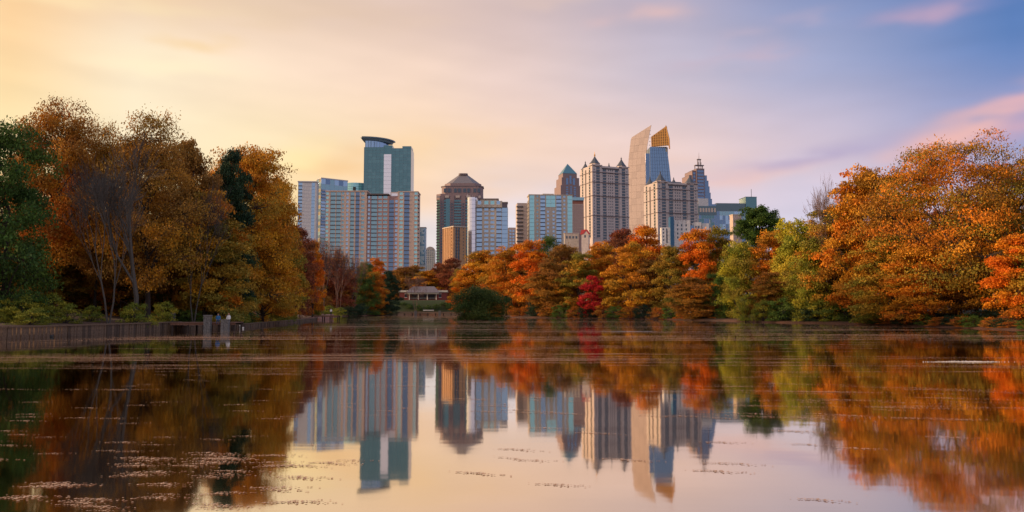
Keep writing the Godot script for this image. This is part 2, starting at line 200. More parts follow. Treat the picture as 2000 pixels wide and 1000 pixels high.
const SHRUBS := [
	["shrub", "shrub_lime", -49.17, -77.00, 4.03, 2.31, "yellow green shrub on the leafy left slope, second from the left", "yellow green shrubs on the left slope"],
	["shrub", "shrub_lime", -48.16, -80.00, 4.25, 2.13, "yellow green shrub on the leafy left slope, fourth from the left", "yellow green shrubs on the left slope"],
	["shrub", "shrub_lime", -46.27, -74.00, 2.74, 1.97, "yellow green shrub on the leafy left slope, third from the left", "yellow green shrubs on the left slope"],
	["shrub", "shrub_lime", -46.30, -80.00, 3.18, 1.60, "yellow green shrub on the leafy left slope, fifth from the left", "yellow green shrubs on the left slope"],
	["shrub", "shrub_lime", -42.71, -87.00, 3.36, 2.03, "yellow green shrub on the leafy left slope, seventh from the left", "yellow green shrubs on the left slope"],
	["shrub", "shrub_lime", -42.07, -93.00, 3.54, 1.86, "yellow green shrub on the leafy left slope, eighth from the left", "yellow green shrubs on the left slope"],
	["shrub", "shrub_lime", -49.80, -76.00, 2.75, 1.52, "yellow green shrub on the leafy left slope, first from the left", "yellow green shrubs on the left slope"],
	["shrub", "shrub_lime", -46.91, -86.00, 3.01, 1.43, "yellow green shrub on the leafy left slope, sixth from the left", "yellow green shrubs on the left slope"],
	["shrub", "shrub_green", -42.82, -103.00, 2.56, 1.72, "green shrub behind the left bank pier, second from the left", "green shrubs behind the pier"],
	["shrub", "shrub_green", -45.40, -105.00, 2.84, 1.40, "green shrub behind the left bank pier, first from the left", "green shrubs behind the pier"],
	["shrub", "shrub_green", -40.23, -112.00, 2.42, 1.49, "green shrub behind the left bank pier, third from the left", "green shrubs behind the pier"],
	["shrub", "shrub_green", -41.04, -120.50, 2.57, 1.61, "green shrub behind the left bank pier, fourth from the left", "green shrubs behind the pier"],
	["shrub", "shrub_lime", -41.35, -112.00, 3.76, 1.49, "yellow green shrub along the low bulkhead, first from the left", "bright shrubs along the low bulkhead"],
	["shrub", "shrub_lime", -40.68, -116.50, 3.34, 1.55, "yellow green shrub along the low bulkhead, second from the left", "bright shrubs along the low bulkhead"],
	["shrub", "shrub_lime", -44.25, -149.50, 3.78, 1.99, "yellow green shrub along the low bulkhead, fourth from the left", "bright shrubs along the low bulkhead"],
	["shrub", "shrub_lime", -45.05, -157.50, 3.43, 1.89, "yellow green shrub along the low bulkhead, fifth from the left", "bright shrubs along the low bulkhead"],
	["shrub", "shrub_lime", -43.58, -144.00, 2.97, 1.73, "yellow green shrub along the low bulkhead, third from the left", "bright shrubs along the low bulkhead"],
	["shrub", "shrub_lime", -54.84, -229.00, 3.85, 3.05, "yellow green shrub behind the small far pier, second from the left", "yellow shrubs behind the far pier"],
	["shrub", "shrub_lime", -63.07, -280.50, 3.41, 3.37, "yellow green shrub behind the small far pier, third from the left", "yellow shrubs behind the far pier"],
	["shrub", "shrub_lime", -51.92, -206.50, 3.99, 2.06, "yellow green shrub behind the small far pier, first from the left", "yellow shrubs behind the far pier"],
	["shrub", "shrub_deep", -62.56, -313.50, 5.18, 6.27, "dark shrub on the far shore left of the landing stage, second from the left", "dark shrubs on the far shore"],
	["shrub", "shrub_deep", -60.20, -341.50, 4.97, 5.69, "dark shrub on the far shore left of the landing stage, third from the left", "dark shrubs on the far shore"],
	["shrub", "shrub_deep", -57.79, -362.00, 4.64, 6.03, "dark shrub on the far shore left of the landing stage, fourth from the left", "dark shrubs on the far shore"],
	["shrub", "shrub_deep", -63.54, -298.50, 3.86, 4.97, "dark shrub on the far shore left of the landing stage, first from the left", "dark shrubs on the far shore"],
	["shrub", "shrub_green", -54.43, -386.00, 6.32, 2.32, "green shrub of the hedge on the boathouse lawn, first from the left", "hedge on the boathouse lawn"],
	["shrub", "shrub_green", -51.09, -384.00, 5.53, 2.05, "green shrub of the hedge on the boathouse lawn, second from the left", "hedge on the boathouse lawn"],
	["shrub", "shrub_green", -46.37, -383.00, 5.01, 2.30, "green shrub of the hedge on the boathouse lawn, third from the left", "hedge on the boathouse lawn"],
	["shrub", "shrub_green", -41.78, -383.00, 5.01, 2.30, "green shrub of the hedge on the boathouse lawn, fourth from the left", "hedge on the boathouse lawn"],
	["shrub", "shrub_green", -37.80, -384.00, 5.53, 2.30, "green shrub of the hedge on the boathouse lawn, fifth from the left", "hedge on the boathouse lawn"],
	["shrub", "shrub_green", -33.89, -386.00, 6.32, 2.57, "green shrub of the hedge on the boathouse lawn, sixth from the left", "hedge on the boathouse lawn"],
	["shrub", "shrub_green", -30.65, -384.00, 6.81, 2.82, "green shrub of the hedge on the boathouse lawn, seventh from the left", "hedge on the boathouse lawn"],
	["shrub", "shrub_rust", 2.56, -257.03, 3.47, 3.77, "rust brown shrub at the waterline of the middle right bank, first from the left", "waterline shrubs of the middle right bank"],
	["shrub", "shrub_deep", 6.99, -250.19, 4.59, 3.67, "dark shrub at the waterline of the middle right bank, second from the left", "waterline shrubs of the middle right bank"],
	["shrub", "shrub_rust", 11.19, -243.70, 3.39, 3.57, "rust brown shrub at the waterline of the middle right bank, third from the left", "waterline shrubs of the middle right bank"],
	["shrub", "shrub_green", 15.20, -238.04, 4.17, 3.49, "green shrub at the waterline of the middle right bank, fourth from the left", "waterline shrubs of the middle right bank"],
	["shrub", "shrub_rust", 19.20, -234.68, 3.75, 3.44, "rust brown shrub at the waterline of the middle right bank, fifth from the left", "waterline shrubs of the middle right bank"],
	["shrub", "shrub_deep", 22.96, -230.11, 4.06, 3.37, "dark shrub at the waterline of the middle right bank, sixth from the left", "waterline shrubs of the middle right bank"],
	["shrub", "shrub_rust", 26.53, -225.30, 4.09, 3.30, "rust brown shrub at the waterline of the middle right bank, seventh from the left", "waterline shrubs of the middle right bank"],
	["shrub", "shrub_green", 29.95, -220.73, 3.68, 3.24, "green shrub at the waterline of the middle right bank, eighth from the left", "waterline shrubs of the middle right bank"],
	["shrub", "shrub_rust", 32.94, -214.40, 3.75, 3.14, "rust brown shrub at the waterline of the middle right bank, ninth from the left", "waterline shrubs of the middle right bank"],
	["shrub", "shrub_deep", 35.66, -207.77, 3.87, 3.05, "dark shrub at the waterline of the middle right bank, tenth from the left", "waterline shrubs of the middle right bank"],
	["shrub", "shrub_rust", 38.27, -201.85, 3.26, 2.96, "rust brown shrub at the waterline of the middle right bank, eleventh from the left", "waterline shrubs of the middle right bank"],
	["shrub", "shrub_green", 41.01, -197.61, 3.47, 2.90, "green shrub at the waterline of the middle right bank, twelfth from the left", "waterline shrubs of the middle right bank"],
	["shrub", "shrub_rust", 43.65, -193.55, 4.23, 2.84, "rust brown shrub at the waterline of the middle right bank, thirteenth from the left", "waterline shrubs of the middle right bank"],
	["shrub", "shrub_deep", 46.17, -189.65, 3.90, 2.78, "dark shrub at the waterline of the middle right bank, fourteenth from the left", "waterline shrubs of the middle right bank"],
	["shrub", "shrub_rust", 48.60, -185.91, 3.60, 2.73, "rust brown shrub at the waterline of the middle right bank, fifteenth from the left", "waterline shrubs of the middle right bank"],
	["shrub", "shrub_green", 50.93, -182.31, 2.96, 2.67, "green shrub at the waterline of the middle right bank, sixteenth from the left", "waterline shrubs of the middle right bank"],
	["shrub", "shrub_lime", 49.03, -162.00, 5.72, 3.24, "yellow green shrub at the water below the lime trees, first from the left", "shrubs below the lime trees"],
	["shrub", "shrub_lime", 50.46, -154.80, 4.54, 3.10, "yellow green shrub at the water below the lime trees, second from the left", "shrubs below the lime trees"],
	["shrub", "shrub_green", 53.45, -151.60, 5.01, 3.54, "green shrub at the water below the lime trees, third from the left", "shrubs below the lime trees"],
	["shrub", "shrub_lime", 56.27, -148.40, 3.97, 2.97, "yellow green shrub at the water below the lime trees, fourth from the left", "shrubs below the lime trees"],
	["shrub", "shrub_lime", 58.92, -145.20, 4.42, 3.39, "yellow green shrub at the water below the lime trees, fifth from the left", "shrubs below the lime trees"],
	["shrub", "shrub_green", 61.40, -142.00, 3.90, 3.31, "green shrub at the water below the lime trees, sixth from the left", "shrubs below the lime trees"],
	["shrub", "shrub_deep", 55.88, -150.00, 2.99, 4.00, "dark shrub on the bank below the great oak, first from the left", "bank shrubs below the great oak"],
	["shrub", "shrub_deep", 57.69, -147.00, 3.17, 3.43, "dark shrub on the bank below the great oak, second from the left", "bank shrubs below the great oak"],
	["shrub", "shrub_green", 62.40, -134.00, 2.76, 3.13, "green shrub on the bank below the great oak, third from the left", "bank shrubs below the great oak"],
	["shrub", "shrub_rust", 63.51, -124.00, 3.23, 2.89, "rust brown shrub on the bank below the great oak, fourth from the left", "bank shrubs below the great oak"],
	["shrub", "shrub_deep", 66.49, -119.00, 2.41, 2.78, "dark shrub on the bank below the great oak, fifth from the left", "bank shrubs below the great oak"],
	["shrub", "shrub_deep", 67.43, -109.00, 2.56, 2.91, "dark shrub on the bank below the great oak, seventh from the left", "bank shrubs below the great oak"],
	["shrub", "shrub_green", 65.71, -111.00, 1.98, 2.22, "green shrub on the bank below the great oak, sixth from the left", "bank shrubs below the great oak"],
	["shrub", "shrub_rust", 67.14, -103.00, 2.42, 2.75, "rust brown shrub on the bank below the great oak, eighth from the left", "bank shrubs below the great oak"],
	["shrub", "shrub_rust", 61.12, -132.28, 1.39, 2.45, "rust brown shrub at the water's edge under the great oaks, first from the left", "water's edge shrubs under the great oaks"],
	["shrub", "shrub_green", 61.30, -129.21, 1.95, 2.27, "green shrub at the water's edge under the great oaks, second from the left", "water's edge shrubs under the great oaks"],
	["shrub", "shrub_rust", 61.72, -125.77, 1.62, 2.01, "rust brown shrub at the water's edge under the great oaks, third from the left", "water's edge shrubs under the great oaks"],
	["shrub", "shrub_deep", 61.44, -120.54, 1.50, 2.27, "dark shrub at the water's edge under the great oaks, fourth from the left", "water's edge shrubs under the great oaks"],
	["shrub", "shrub_rust", 62.00, -119.38, 1.78, 1.94, "rust brown shrub at the water's edge under the great oaks, fifth from the left", "water's edge shrubs under the great oaks"],
	["shrub", "shrub_green", 62.15, -115.71, 1.89, 1.65, "green shrub at the water's edge under the great oaks, sixth from the left", "water's edge shrubs under the great oaks"],
	["shrub", "shrub_rust", 62.15, -112.06, 1.53, 1.74, "rust brown shrub at the water's edge under the great oaks, seventh from the left", "water's edge shrubs under the great oaks"],
	["shrub", "shrub_deep", 62.31, -109.70, 1.72, 1.51, "dark shrub at the water's edge under the great oaks, eighth from the left", "water's edge shrubs under the great oaks"],
	["shrub", "shrub_rust", 62.65, -107.18, 1.66, 1.90, "rust brown shrub at the water's edge under the great oaks, ninth from the left", "water's edge shrubs under the great oaks"],
	["shrub", "shrub_green", 62.70, -104.69, 1.75, 2.09, "green shrub at the water's edge under the great oaks, tenth from the left", "water's edge shrubs under the great oaks"],
	["shrub", "shrub_rust", 62.61, -100.94, 1.60, 1.49, "rust brown shrub at the water's edge under the great oaks, eleventh from the left", "water's edge shrubs under the great oaks"],
	["shrub", "shrub_deep", 63.22, -99.44, 1.47, 1.42, "dark shrub at the water's edge under the great oaks, twelfth from the left", "water's edge shrubs under the great oaks"],
	["shrub", "shrub_rust", 63.30, -97.54, 1.08, 1.70, "rust brown shrub at the water's edge under the great oaks, thirteenth from the left", "water's edge shrubs under the great oaks"],
	["shrub", "shrub_green", 62.73, -94.21, 1.36, 1.28, "green shrub at the water's edge under the great oaks, fourteenth from the left", "water's edge shrubs under the great oaks"],
	["shrub", "shrub_rust", 63.03, -92.77, 1.00, 1.27, "rust brown shrub at the water's edge under the great oaks, fifteenth from the left", "water's edge shrubs under the great oaks"]]

# ------------------------------------------------------------------ naming
func numbered(called: String) -> String:
	var n: int = taken.get(called, 0)
	taken[called] = n + 1
	return called if n == 0 else "%s_%03d" % [called, n]

func tag(o: Node, label: String, category: String, group := "", kind := "") -> Node:
	if label: o.set_meta("label", label)
	if category: o.set_meta("category", category)
	if group: o.set_meta("group", group)
	if kind: o.set_meta("kind", kind)
	return o

func thing(called: String, label: String, category: String, at := Vector3.ZERO, turn := 0.0, group := "") -> Node3D:
	var o := Node3D.new()
	o.name = numbered(called)
	add_child(o)
	o.position = at
	o.rotation.y = turn
	tag(o, label, category, group, "thing")
	return o

func put(called: String, m: Mesh, mat: Material, parent: Node = self, at := Vector3.ZERO) -> MeshInstance3D:
	var o := MeshInstance3D.new()
	o.name = numbered(called) if parent == self else called
	o.mesh = m
	if mat: o.material_override = mat
	parent.add_child(o, true)
	o.position = at
	return o

# ------------------------------------------------------------------ materials
func lin(r: float, g: float, b: float) -> Color:
	return Color(r, g, b).linear_to_srgb()

func noise_tex(freq: float, lo: float, hi: float, oct := 4, sd := 1, size := 512) -> NoiseTexture2D:
	var n := FastNoiseLite.new()
	n.noise_type = FastNoiseLite.TYPE_SIMPLEX_SMOOTH
	n.frequency = freq
	n.fractal_octaves = oct
	n.seed = sd
	var t := NoiseTexture2D.new()
	t.width = size
	t.height = size
	t.seamless = true
	t.noise = n
	var g := Gradient.new()
	g.set_color(0, Color(lo, lo, lo))
	g.set_color(1, Color(hi, hi, hi))
	t.color_ramp = g
	return t

func mat(called: String, c: Color, rough := 0.8, metal := 0.0, tex: Texture2D = null, scale := Vector3.ONE) -> StandardMaterial3D:
	var m := StandardMaterial3D.new()
	m.resource_name = called
	m.albedo_color = c
	m.roughness = rough
	m.metallic = metal
	if tex:
		m.albedo_texture = tex
		m.uv1_triplanar = true
		m.uv1_world_triplanar = true
		m.uv1_scale = scale
	M[called] = m
	return m

func make_materials() -> void:
	var fine := noise_tex(0.02, 0.84, 1.0, 5, 3)
	var blot := noise_tex(0.008, 0.62, 1.0, 4, 7)
	var s1 := Vector3.ONE * 0.06
	mat("tan_wall", lin(0.66, 0.51, 0.43), 0.85, 0.0, fine, s1)
	mat("rose_wall", lin(0.46, 0.29, 0.27), 0.85, 0.0, fine, s1)
	mat("cream_wall", lin(0.64, 0.55, 0.45), 0.85, 0.0, fine, s1)
	mat("white_wall", lin(0.78, 0.76, 0.75), 0.8, 0.0, fine, s1)
	mat("pale_stone", lin(0.66, 0.57, 0.55), 0.85, 0.0, fine, s1)
	mat("grey_stone", lin(0.60, 0.52, 0.50), 0.85, 0.0, fine, s1)
	mat("granite", lin(0.22, 0.175, 0.19), 0.7, 0.0, fine, s1)
	mat("granite_pink", lin(0.33, 0.235, 0.24), 0.7, 0.0, fine, s1)
	mat("orange_brick", lin(0.55, 0.32, 0.17), 0.85, 0.0, fine, s1)
	mat("brick", lin(0.27, 0.11, 0.09), 0.85, 0.0, fine, s1)
	mat("roof_slate", lin(0.07, 0.08, 0.10), 0.5)
	mat("roof_grey", lin(0.20, 0.18, 0.19), 0.6)
	mat("dark_metal", lin(0.05, 0.05, 0.055), 0.5, 0.3)
	mat("pale_metal", lin(0.45, 0.45, 0.48), 0.4, 0.5)
	mat("sill_white", lin(0.62, 0.66, 0.66), 0.6)
	mat("balcony_dark", lin(0.10, 0.085, 0.09), 0.6)
	mat("gold_and_glow", lin(0.62, 0.33, 0.10), 0.35, 0.7)  # gold of the finial; on the crown bars, backlit glow as colour
	mat("gold_glow_pane", lin(0.42, 0.24, 0.09), 0.3, 0.6)  # backlit glow of the crown, put into the pane colour
	mat("glass_teal", lin(0.21, 0.37, 0.45), 0.14, 0.75)
	mat("glass_teal_dark", lin(0.09, 0.20, 0.24), 0.12, 0.7)
	mat("glass_teal_mid", lin(0.105, 0.225, 0.265), 0.13, 0.7)
	mat("glass_shaft", lin(0.15, 0.26, 0.42), 0.13, 0.75)
	mat("glass_blue", lin(0.28, 0.44, 0.62), 0.12, 0.8)
	mat("glass_navy", lin(0.13, 0.22, 0.36), 0.12, 0.75)
	mat("glass_cyan", lin(0.30, 0.62, 0.68), 0.15, 0.6)
	mat("glass_pale", lin(0.72, 0.75, 0.82), 0.15, 0.7)
	mat("glass_dark", lin(0.07, 0.10, 0.13), 0.12, 0.6)
	mat("glass_bronze", lin(0.40, 0.33, 0.27), 0.16, 0.7)
	mat("panel_pale", lin(0.50, 0.41, 0.39), 0.3, 0.35, fine, s1)
	mat("panel_pale_2", lin(0.45, 0.37, 0.355), 0.3, 0.35, fine, s1)
	mat("mullion", lin(0.13, 0.20, 0.24), 0.4, 0.4)
	mat("mullion_pale", lin(0.40, 0.46, 0.55), 0.4, 0.4)
	mat("blue_paint", lin(0.02, 0.10, 0.22), 0.6)
	mat("red_roof", lin(0.42, 0.04, 0.05), 0.7)
	mat("teal_roof", lin(0.10, 0.24, 0.30), 0.35, 0.3)
	# park
	mat("bark", lin(0.075, 0.055, 0.045), 0.95, 0.0, noise_tex(0.05, 0.5, 1.0, 4, 9), Vector3(1.2, 0.3, 1.2))
	mat("bark_grey", lin(0.14, 0.118, 0.10), 0.95, 0.0, noise_tex(0.05, 0.55, 1.0, 4, 10), Vector3(1.2, 0.3, 1.2))
	mat("bark_red", lin(0.12, 0.07, 0.058), 0.95)
	var leaf := mat("leaf", Color.WHITE, 0.65)
	leaf.vertex_color_use_as_albedo = true
	leaf.backlight_enabled = true
	leaf.backlight = Color(0.5, 0.5, 0.5)
	leaf.metallic_specular = 0.3
	var ground := mat("ground", Color.WHITE, 1.0, 0.0, noise_tex(0.035, 0.35, 1.0, 5, 21, 1024), Vector3.ONE * 0.12)
	ground.vertex_color_use_as_albedo = true
	var plank := noise_tex(0.03, 0.5, 1.0, 4, 33)
	mat("earth", lin(0.22, 0.09, 0.05), 1.0, 0.0, blot, Vector3.ONE * 0.4)
	mat("pile_wood", lin(0.25, 0.155, 0.10), 0.95, 0.0, plank, Vector3(0.9, 0.25, 0.9))
	mat("pile_wood_dark", lin(0.13, 0.08, 0.055), 0.95, 0.0, plank, Vector3(0.9, 0.25, 0.9))
	mat("deck_wood", lin(0.30, 0.14, 0.09), 0.9, 0.0, plank, Vector3(0.3, 0.9, 0.9))
	mat("deck_pale", lin(0.46, 0.30, 0.20), 0.9, 0.0, plank, Vector3(0.3, 0.9, 0.9))
	mat("timber_dark", lin(0.045, 0.03, 0.025), 0.95)
	mat("rubble_stone", lin(0.24, 0.22, 0.21), 0.9, 0.0, blot, Vector3.ONE * 0.9)
	mat("white_paint", lin(0.72, 0.68, 0.60), 0.7)
	mat("cream_paint", lin(0.62, 0.58, 0.46), 0.7)
	mat("house_brick", lin(0.26, 0.06, 0.05), 0.9, 0.0, fine, Vector3.ONE * 0.6)
	mat("shingle", lin(0.27, 0.23, 0.25), 0.85, 0.0, blot, Vector3.ONE * 0.5)
	mat("path_brick", lin(0.36, 0.17, 0.13), 0.9, 0.0, fine, Vector3.ONE * 0.5)
	mat("skin", lin(0.45, 0.26, 0.18), 0.6)
	mat("shirt_white", lin(0.75, 0.73, 0.70), 0.9)
	mat("shirt_blue", lin(0.03, 0.14, 0.32), 0.9)
	mat("trousers", lin(0.03, 0.03, 0.04), 0.9)
	mat("jeans", lin(0.06, 0.09, 0.16), 0.9)
	mat("hair_dark", lin(0.02, 0.015, 0.012), 0.8)
	mat("hair_red", lin(0.28, 0.09, 0.03), 0.8)
	mat("bird_white", lin(0.75, 0.72, 0.68), 0.8)
	mat("bird_dark", lin(0.03, 0.03, 0.03), 0.7)
	mat("beak", lin(0.45, 0.2, 0.03), 0.6)
	mat("lamp_glass", lin(0.75, 0.66, 0.5), 0.5)
	var drift := mat("drift_leaf", Color.WHITE, 0.7)
	drift.vertex_color_use_as_albedo = true
	mat("foam", lin(0.50, 0.47, 0.45), 0.9)
	# the still lake: a dark mirror with a breath of ripple
	var water := StandardMaterial3D.new()
	water.resource_name = "water"
	water.albedo_color = lin(0.74, 0.61, 0.46)
	water.metallic = 1.0
	water.roughness = 0.045
	var rn := FastNoiseLite.new()
	rn.frequency = 0.012
	rn.fractal_octaves = 3
	rn.seed = 5
	var rt := NoiseTexture2D.new()
	rt.width = 512
	rt.height = 512
	rt.seamless = true
	rt.as_normal_map = true
	rt.bump_strength = 4.0
	rt.noise = rn
	water.normal_enabled = true
	water.normal_texture = rt
	water.normal_scale = 0.012
	water.uv1_triplanar = true
	water.uv1_world_triplanar = true
	water.uv1_scale = Vector3(0.035, 0.1, 0.11)
	M["water"] = water

# ------------------------------------------------------------------ sky
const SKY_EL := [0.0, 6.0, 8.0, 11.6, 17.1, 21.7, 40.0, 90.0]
const SKY_AZ := [-180.0, -125.0, -75.0, -33.7, -26.6, -18.4, -7.6, 0.0, 11.3, 21.8, 33.7, 75.0, 125.0, 180.0]
# sRGB bytes, a row for each direction round the compass, low to high
const SKY_RGB := [
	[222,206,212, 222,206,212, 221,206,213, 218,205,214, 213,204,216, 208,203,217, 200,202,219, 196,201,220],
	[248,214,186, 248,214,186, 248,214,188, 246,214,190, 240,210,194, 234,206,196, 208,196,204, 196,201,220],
	[270,234,168, 270,234,168, 270,236,170, 268,236,176, 264,232,186, 258,226,186, 220,202,198, 196,201,220],
	[258,226,160, 258,226,160, 258,228,166, 258,231,178, 254,215,164, 251,203,150, 214,196,188, 196,201,220],
	[257,228,166, 257,230,172, 257,233,184, 257,240,204, 253,232,203, 238,204,172, 208,194,192, 196,201,220],
	[256,224,160, 256,225,162, 256,227,170, 255,233,192, 254,227,202, 235,207,184, 204,192,196, 196,201,220],
	[234,226,228, 236,224,220, 251,216,184, 254,222,186, 247,218,198, 226,199,188, 196,190,202, 196,201,220],
	[236,231,239, 234,228,236, 236,220,220, 247,216,196, 235,209,201, 214,191,189, 190,188,204, 196,201,220],
	[226,222,234, 228,218,228, 232,212,216, 236,208,202, 203,193,208, 184,176,196, 178,182,204, 196,201,220],
	[214,212,234, 216,210,230, 216,206,224, 208,194,210, 165,172,206, 138,152,194, 160,174,204, 196,201,220],
	[216,200,214, 208,196,216, 190,182,212, 148,160,204, 97,131,188, 82,120,180, 130,156,200, 196,201,220],
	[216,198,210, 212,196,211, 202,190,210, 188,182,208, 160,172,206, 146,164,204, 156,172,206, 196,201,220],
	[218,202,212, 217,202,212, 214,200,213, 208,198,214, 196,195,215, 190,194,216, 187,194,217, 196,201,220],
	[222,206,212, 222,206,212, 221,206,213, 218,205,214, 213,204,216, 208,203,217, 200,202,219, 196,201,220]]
# soft clouds: azimuth, elevation, half length, half height, slope, strength, sRGB
const CLOUDS := [
	[35.0, 11.9, 6.5, 1.5, 0.25, 0.85, 206,170,192], [30.0, 11.3, 4.2, 0.9, 0.35, 0.95, 247,192,178], [34.0, 13.0, 5.0, 0.55, 0.34, 0.85, 230,182,188],
	[21.5, 10.6, 5.5, 0.55, 0.10, 0.65, 172,160,198], [16.5, 9.3, 6.0, 0.7, 0.10, 0.6, 240,196,186], [10.0, 10.4, 7.0, 0.9, 0.06, 0.45, 246,206,186],
	[10.3, 21.2, 3.0, 0.6, 0.03, 1.0, 226,190,188], [29.2, 19.3, 3.2, 0.55, 0.03, 0.95, 190,164,192], [16.8, 17.7, 3.8, 0.5, 0.03, 0.8, 206,180,194], [17.0, 19.0, 2.0, 0.4, 0.0, 0.55, 200,180,196],
	[21.0, 19.9, 2.2, 0.45, 0.0, 0.8, 178,170,198], [3.2, 22.4, 3.0, 0.45, 0.0, 0.5, 224,196,184], [15.0, 16.8, 6.0, 0.4, 0.02, 0.3, 205,184,196],
	[-22.5, 18.4, 2.4, 0.32, 0.0, 0.5, 246,206,140], [-24.0, 16.5, 5.0, 1.2, 0.02, 0.6, 260,246,206], [-12.5, 10.7, 4.6, 0.9, 0.16, 0.55, 248,196,132], [-15.4, 11.0, 1.8, 0.9, 0.1, 0.7, 264,238,176],
	[-16.0, 20.8, 12.0, 1.3, 0.05, 0.4, 226,196,166], [-30.0, 19.8, 9.0, 0.7, 0.07, 0.45, 262,240,190], [-31.0, 21.7, 6.0, 1.1, 0.0, 0.5, 250,196,128],
	[-4.5, 12.6, 6.0, 1.0, 0.1, 0.4, 252,214,164], [-3.0, 9.0, 5.0, 0.5, 0.08, 0.4, 248,206,166], [60.0, 12.0, 12.0, 1.6, 0.1, 0.5, 226,180,190], [-60.0, 14.0, 12.0, 1.6, 0.08, 0.5, 262,240,190],
	[100.0, 16.0, 14.0, 2.0, 0.06, 0.5, 206,176,194], [-110.0, 17.0, 14.0, 2.0, 0.05, 0.5, 244,206,176], [150.0, 15.0, 15.0, 2.0, 0.05, 0.5, 200,172,192], [-150.0, 19.0, 15.0, 2.0, 0.05, 0.5, 206,180,190]]

func srgb3(r: float, g: float, b: float) -> Vector3:
	var f := func(c: float) -> float: return pow((c / 255.0 + 0.055) / 1.055, 2.4)
	return Vector3(f.call(r), f.call(g), f.call(b))

func cubic(a: Vector3, b: Vector3, c: Vector3, d: Vector3, t: float) -> Vector3:
	var m1 := (c - a) * 0.5
	var m2 := (d - b) * 0.5
	var t2 := t * t
	var t3 := t2 * t
	return b * (2 * t3 - 3 * t2 + 1) + m1 * (t3 - 2 * t2 + t) + c * (-2 * t3 + 3 * t2) + m2 * (t3 - t2)

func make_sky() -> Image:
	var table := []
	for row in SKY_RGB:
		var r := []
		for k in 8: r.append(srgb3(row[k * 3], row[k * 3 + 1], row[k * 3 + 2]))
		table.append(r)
	var W := 1440
	var H := 720
	var wisp := FastNoiseLite.new()
	wisp.seed = 11
	wisp.frequency = 1.0
	wisp.fractal_octaves = 4
	var clouds := []
	for c in CLOUDS: clouds.append([c[0], c[1], c[2], c[3], c[4], c[5], srgb3(c[6], c[7], c[8])])
	var im := Image.create(W, H, false, Image.FORMAT_RGBF)
	var band := []    # for each image row above the horizon: the table at that height
	for py in H:
		var el := 90.0 - (py + 0.5) * 180.0 / H
		var e := maxf(el, 0.0)
		var k := 0
		while k < 6 and e > SKY_EL[k + 1]: k += 1
		var te: float = clampf((e - SKY_EL[k]) / (SKY_EL[k + 1] - SKY_EL[k]), 0, 1)
		te = te * te * (3 - 2 * te) * 0.5 + te * 0.5
		var cols := []
		for r in table: cols.append(r[k].lerp(r[k + 1], te))
		band.append(cols)
	for py in H / 2:
		var el := 90.0 - (py + 0.5) * 180.0 / H
		var cols: Array = band[py]
		var near := []
		for c in clouds:
			if absf(el - c[1]) < c[3] * 3.5 + c[2] * absf(c[4]) * 2.2 + 1.2: near.append(c)
		var j := 0
		for px in W:
			var az := (px + 0.5) * 360.0 / W - 180.0
			while j < 12 and az > SKY_AZ[j + 1]: j += 1
			var t: float = (az - SKY_AZ[j]) / (SKY_AZ[j + 1] - SKY_AZ[j])
			t = t * t * (3 - 2 * t) * 0.35 + t * 0.65
			var c: Vector3 = cols[j].lerp(cols[j + 1], t)
			if el < 60.0:
				# streaked wisps that lean with the wind
				var w := wisp.get_noise_2d(cos(deg_to_rad(az)) * 4.2 + el * 0.03, sin(deg_to_rad(az)) * 4.2 + el * 0.42)
				var w2 := wisp.get_noise_2d(az * 0.11 + 40.0 - el * 0.1, el * 0.55)
				if absf(az) > 150.0: w2 *= (180.0 - absf(az)) / 30.0
				c *= 1.0 + (0.07 * w + 0.05 * w2) * (1.0 - el / 60.0)
				for q in near:
					var dx: float = az - q[0]
					if absf(dx) > q[2] * 2.4: continue
					var dy: float = el - q[1] - dx * q[4] + w2 * 0.9 + w * 0.5
					var g: float = exp(-pow(absf(dx + w2 * 2.0) / q[2], 2.6) - pow(absf(dy) / q[3], 2.0)) * q[5]
					c = c.lerp(q[6], g * clampf(0.85 + 0.9 * w2, 0.0, 1.0))
			im.set_pixel((px + W / 2) % W, py, Color(c.x, c.y, c.z))   # the picture's edge lies straight ahead
	var low := srgb3(120, 105, 100)
	im.fill_rect(Rect2i(0, H / 2, W, H / 2), Color(low.x, low.y, low.z))
	return im

# ------------------------------------------------------------------ ground
func lake_distance(p: Vector2) -> float:
	var best := 1e9
	var n := lake.size()
	for i in n:
		var c := Geometry2D.get_closest_point_to_segment(p, lake[i], lake[(i + 1) % n])
		best = minf(best, p.distance_squared_to(c))
	best = sqrt(best)
	return -best if Geometry2D.is_point_in_polygon(p, lake) else best

func ground_at(x: float, z: float, d := INF) -> float:
	if d == INF: d = lake_distance(Vector2(x, z)) if x > -320 and x < 320 and z > -520 and z < 160 else 200.0
	if d < 0: return maxf(-1.4, d * 0.35 - 0.12)
	var h := 0.10 + 0.38 * (1.0 - exp(-d / 2.5)) + 5.0 * smoothstep(3, 55, d) + wobble.get_noise_2d(x, z) * 0.35 * smoothstep(1, 12, d)
	if x < -30 and z > -175: h += (0.75 * (1.0 - exp(-d / 1.0))) * smoothstep(-112, -94, z) + 1.2 * smoothstep(6, 40, d)
	var lawn := smoothstep(-379, -391, z) * (1.0 - smoothstep(19, 34, absf(x + 46)))
	h = lerpf(h, 7.4, lawn)
	return lerpf(h, 3.0, smoothstep(-430, -500, z))

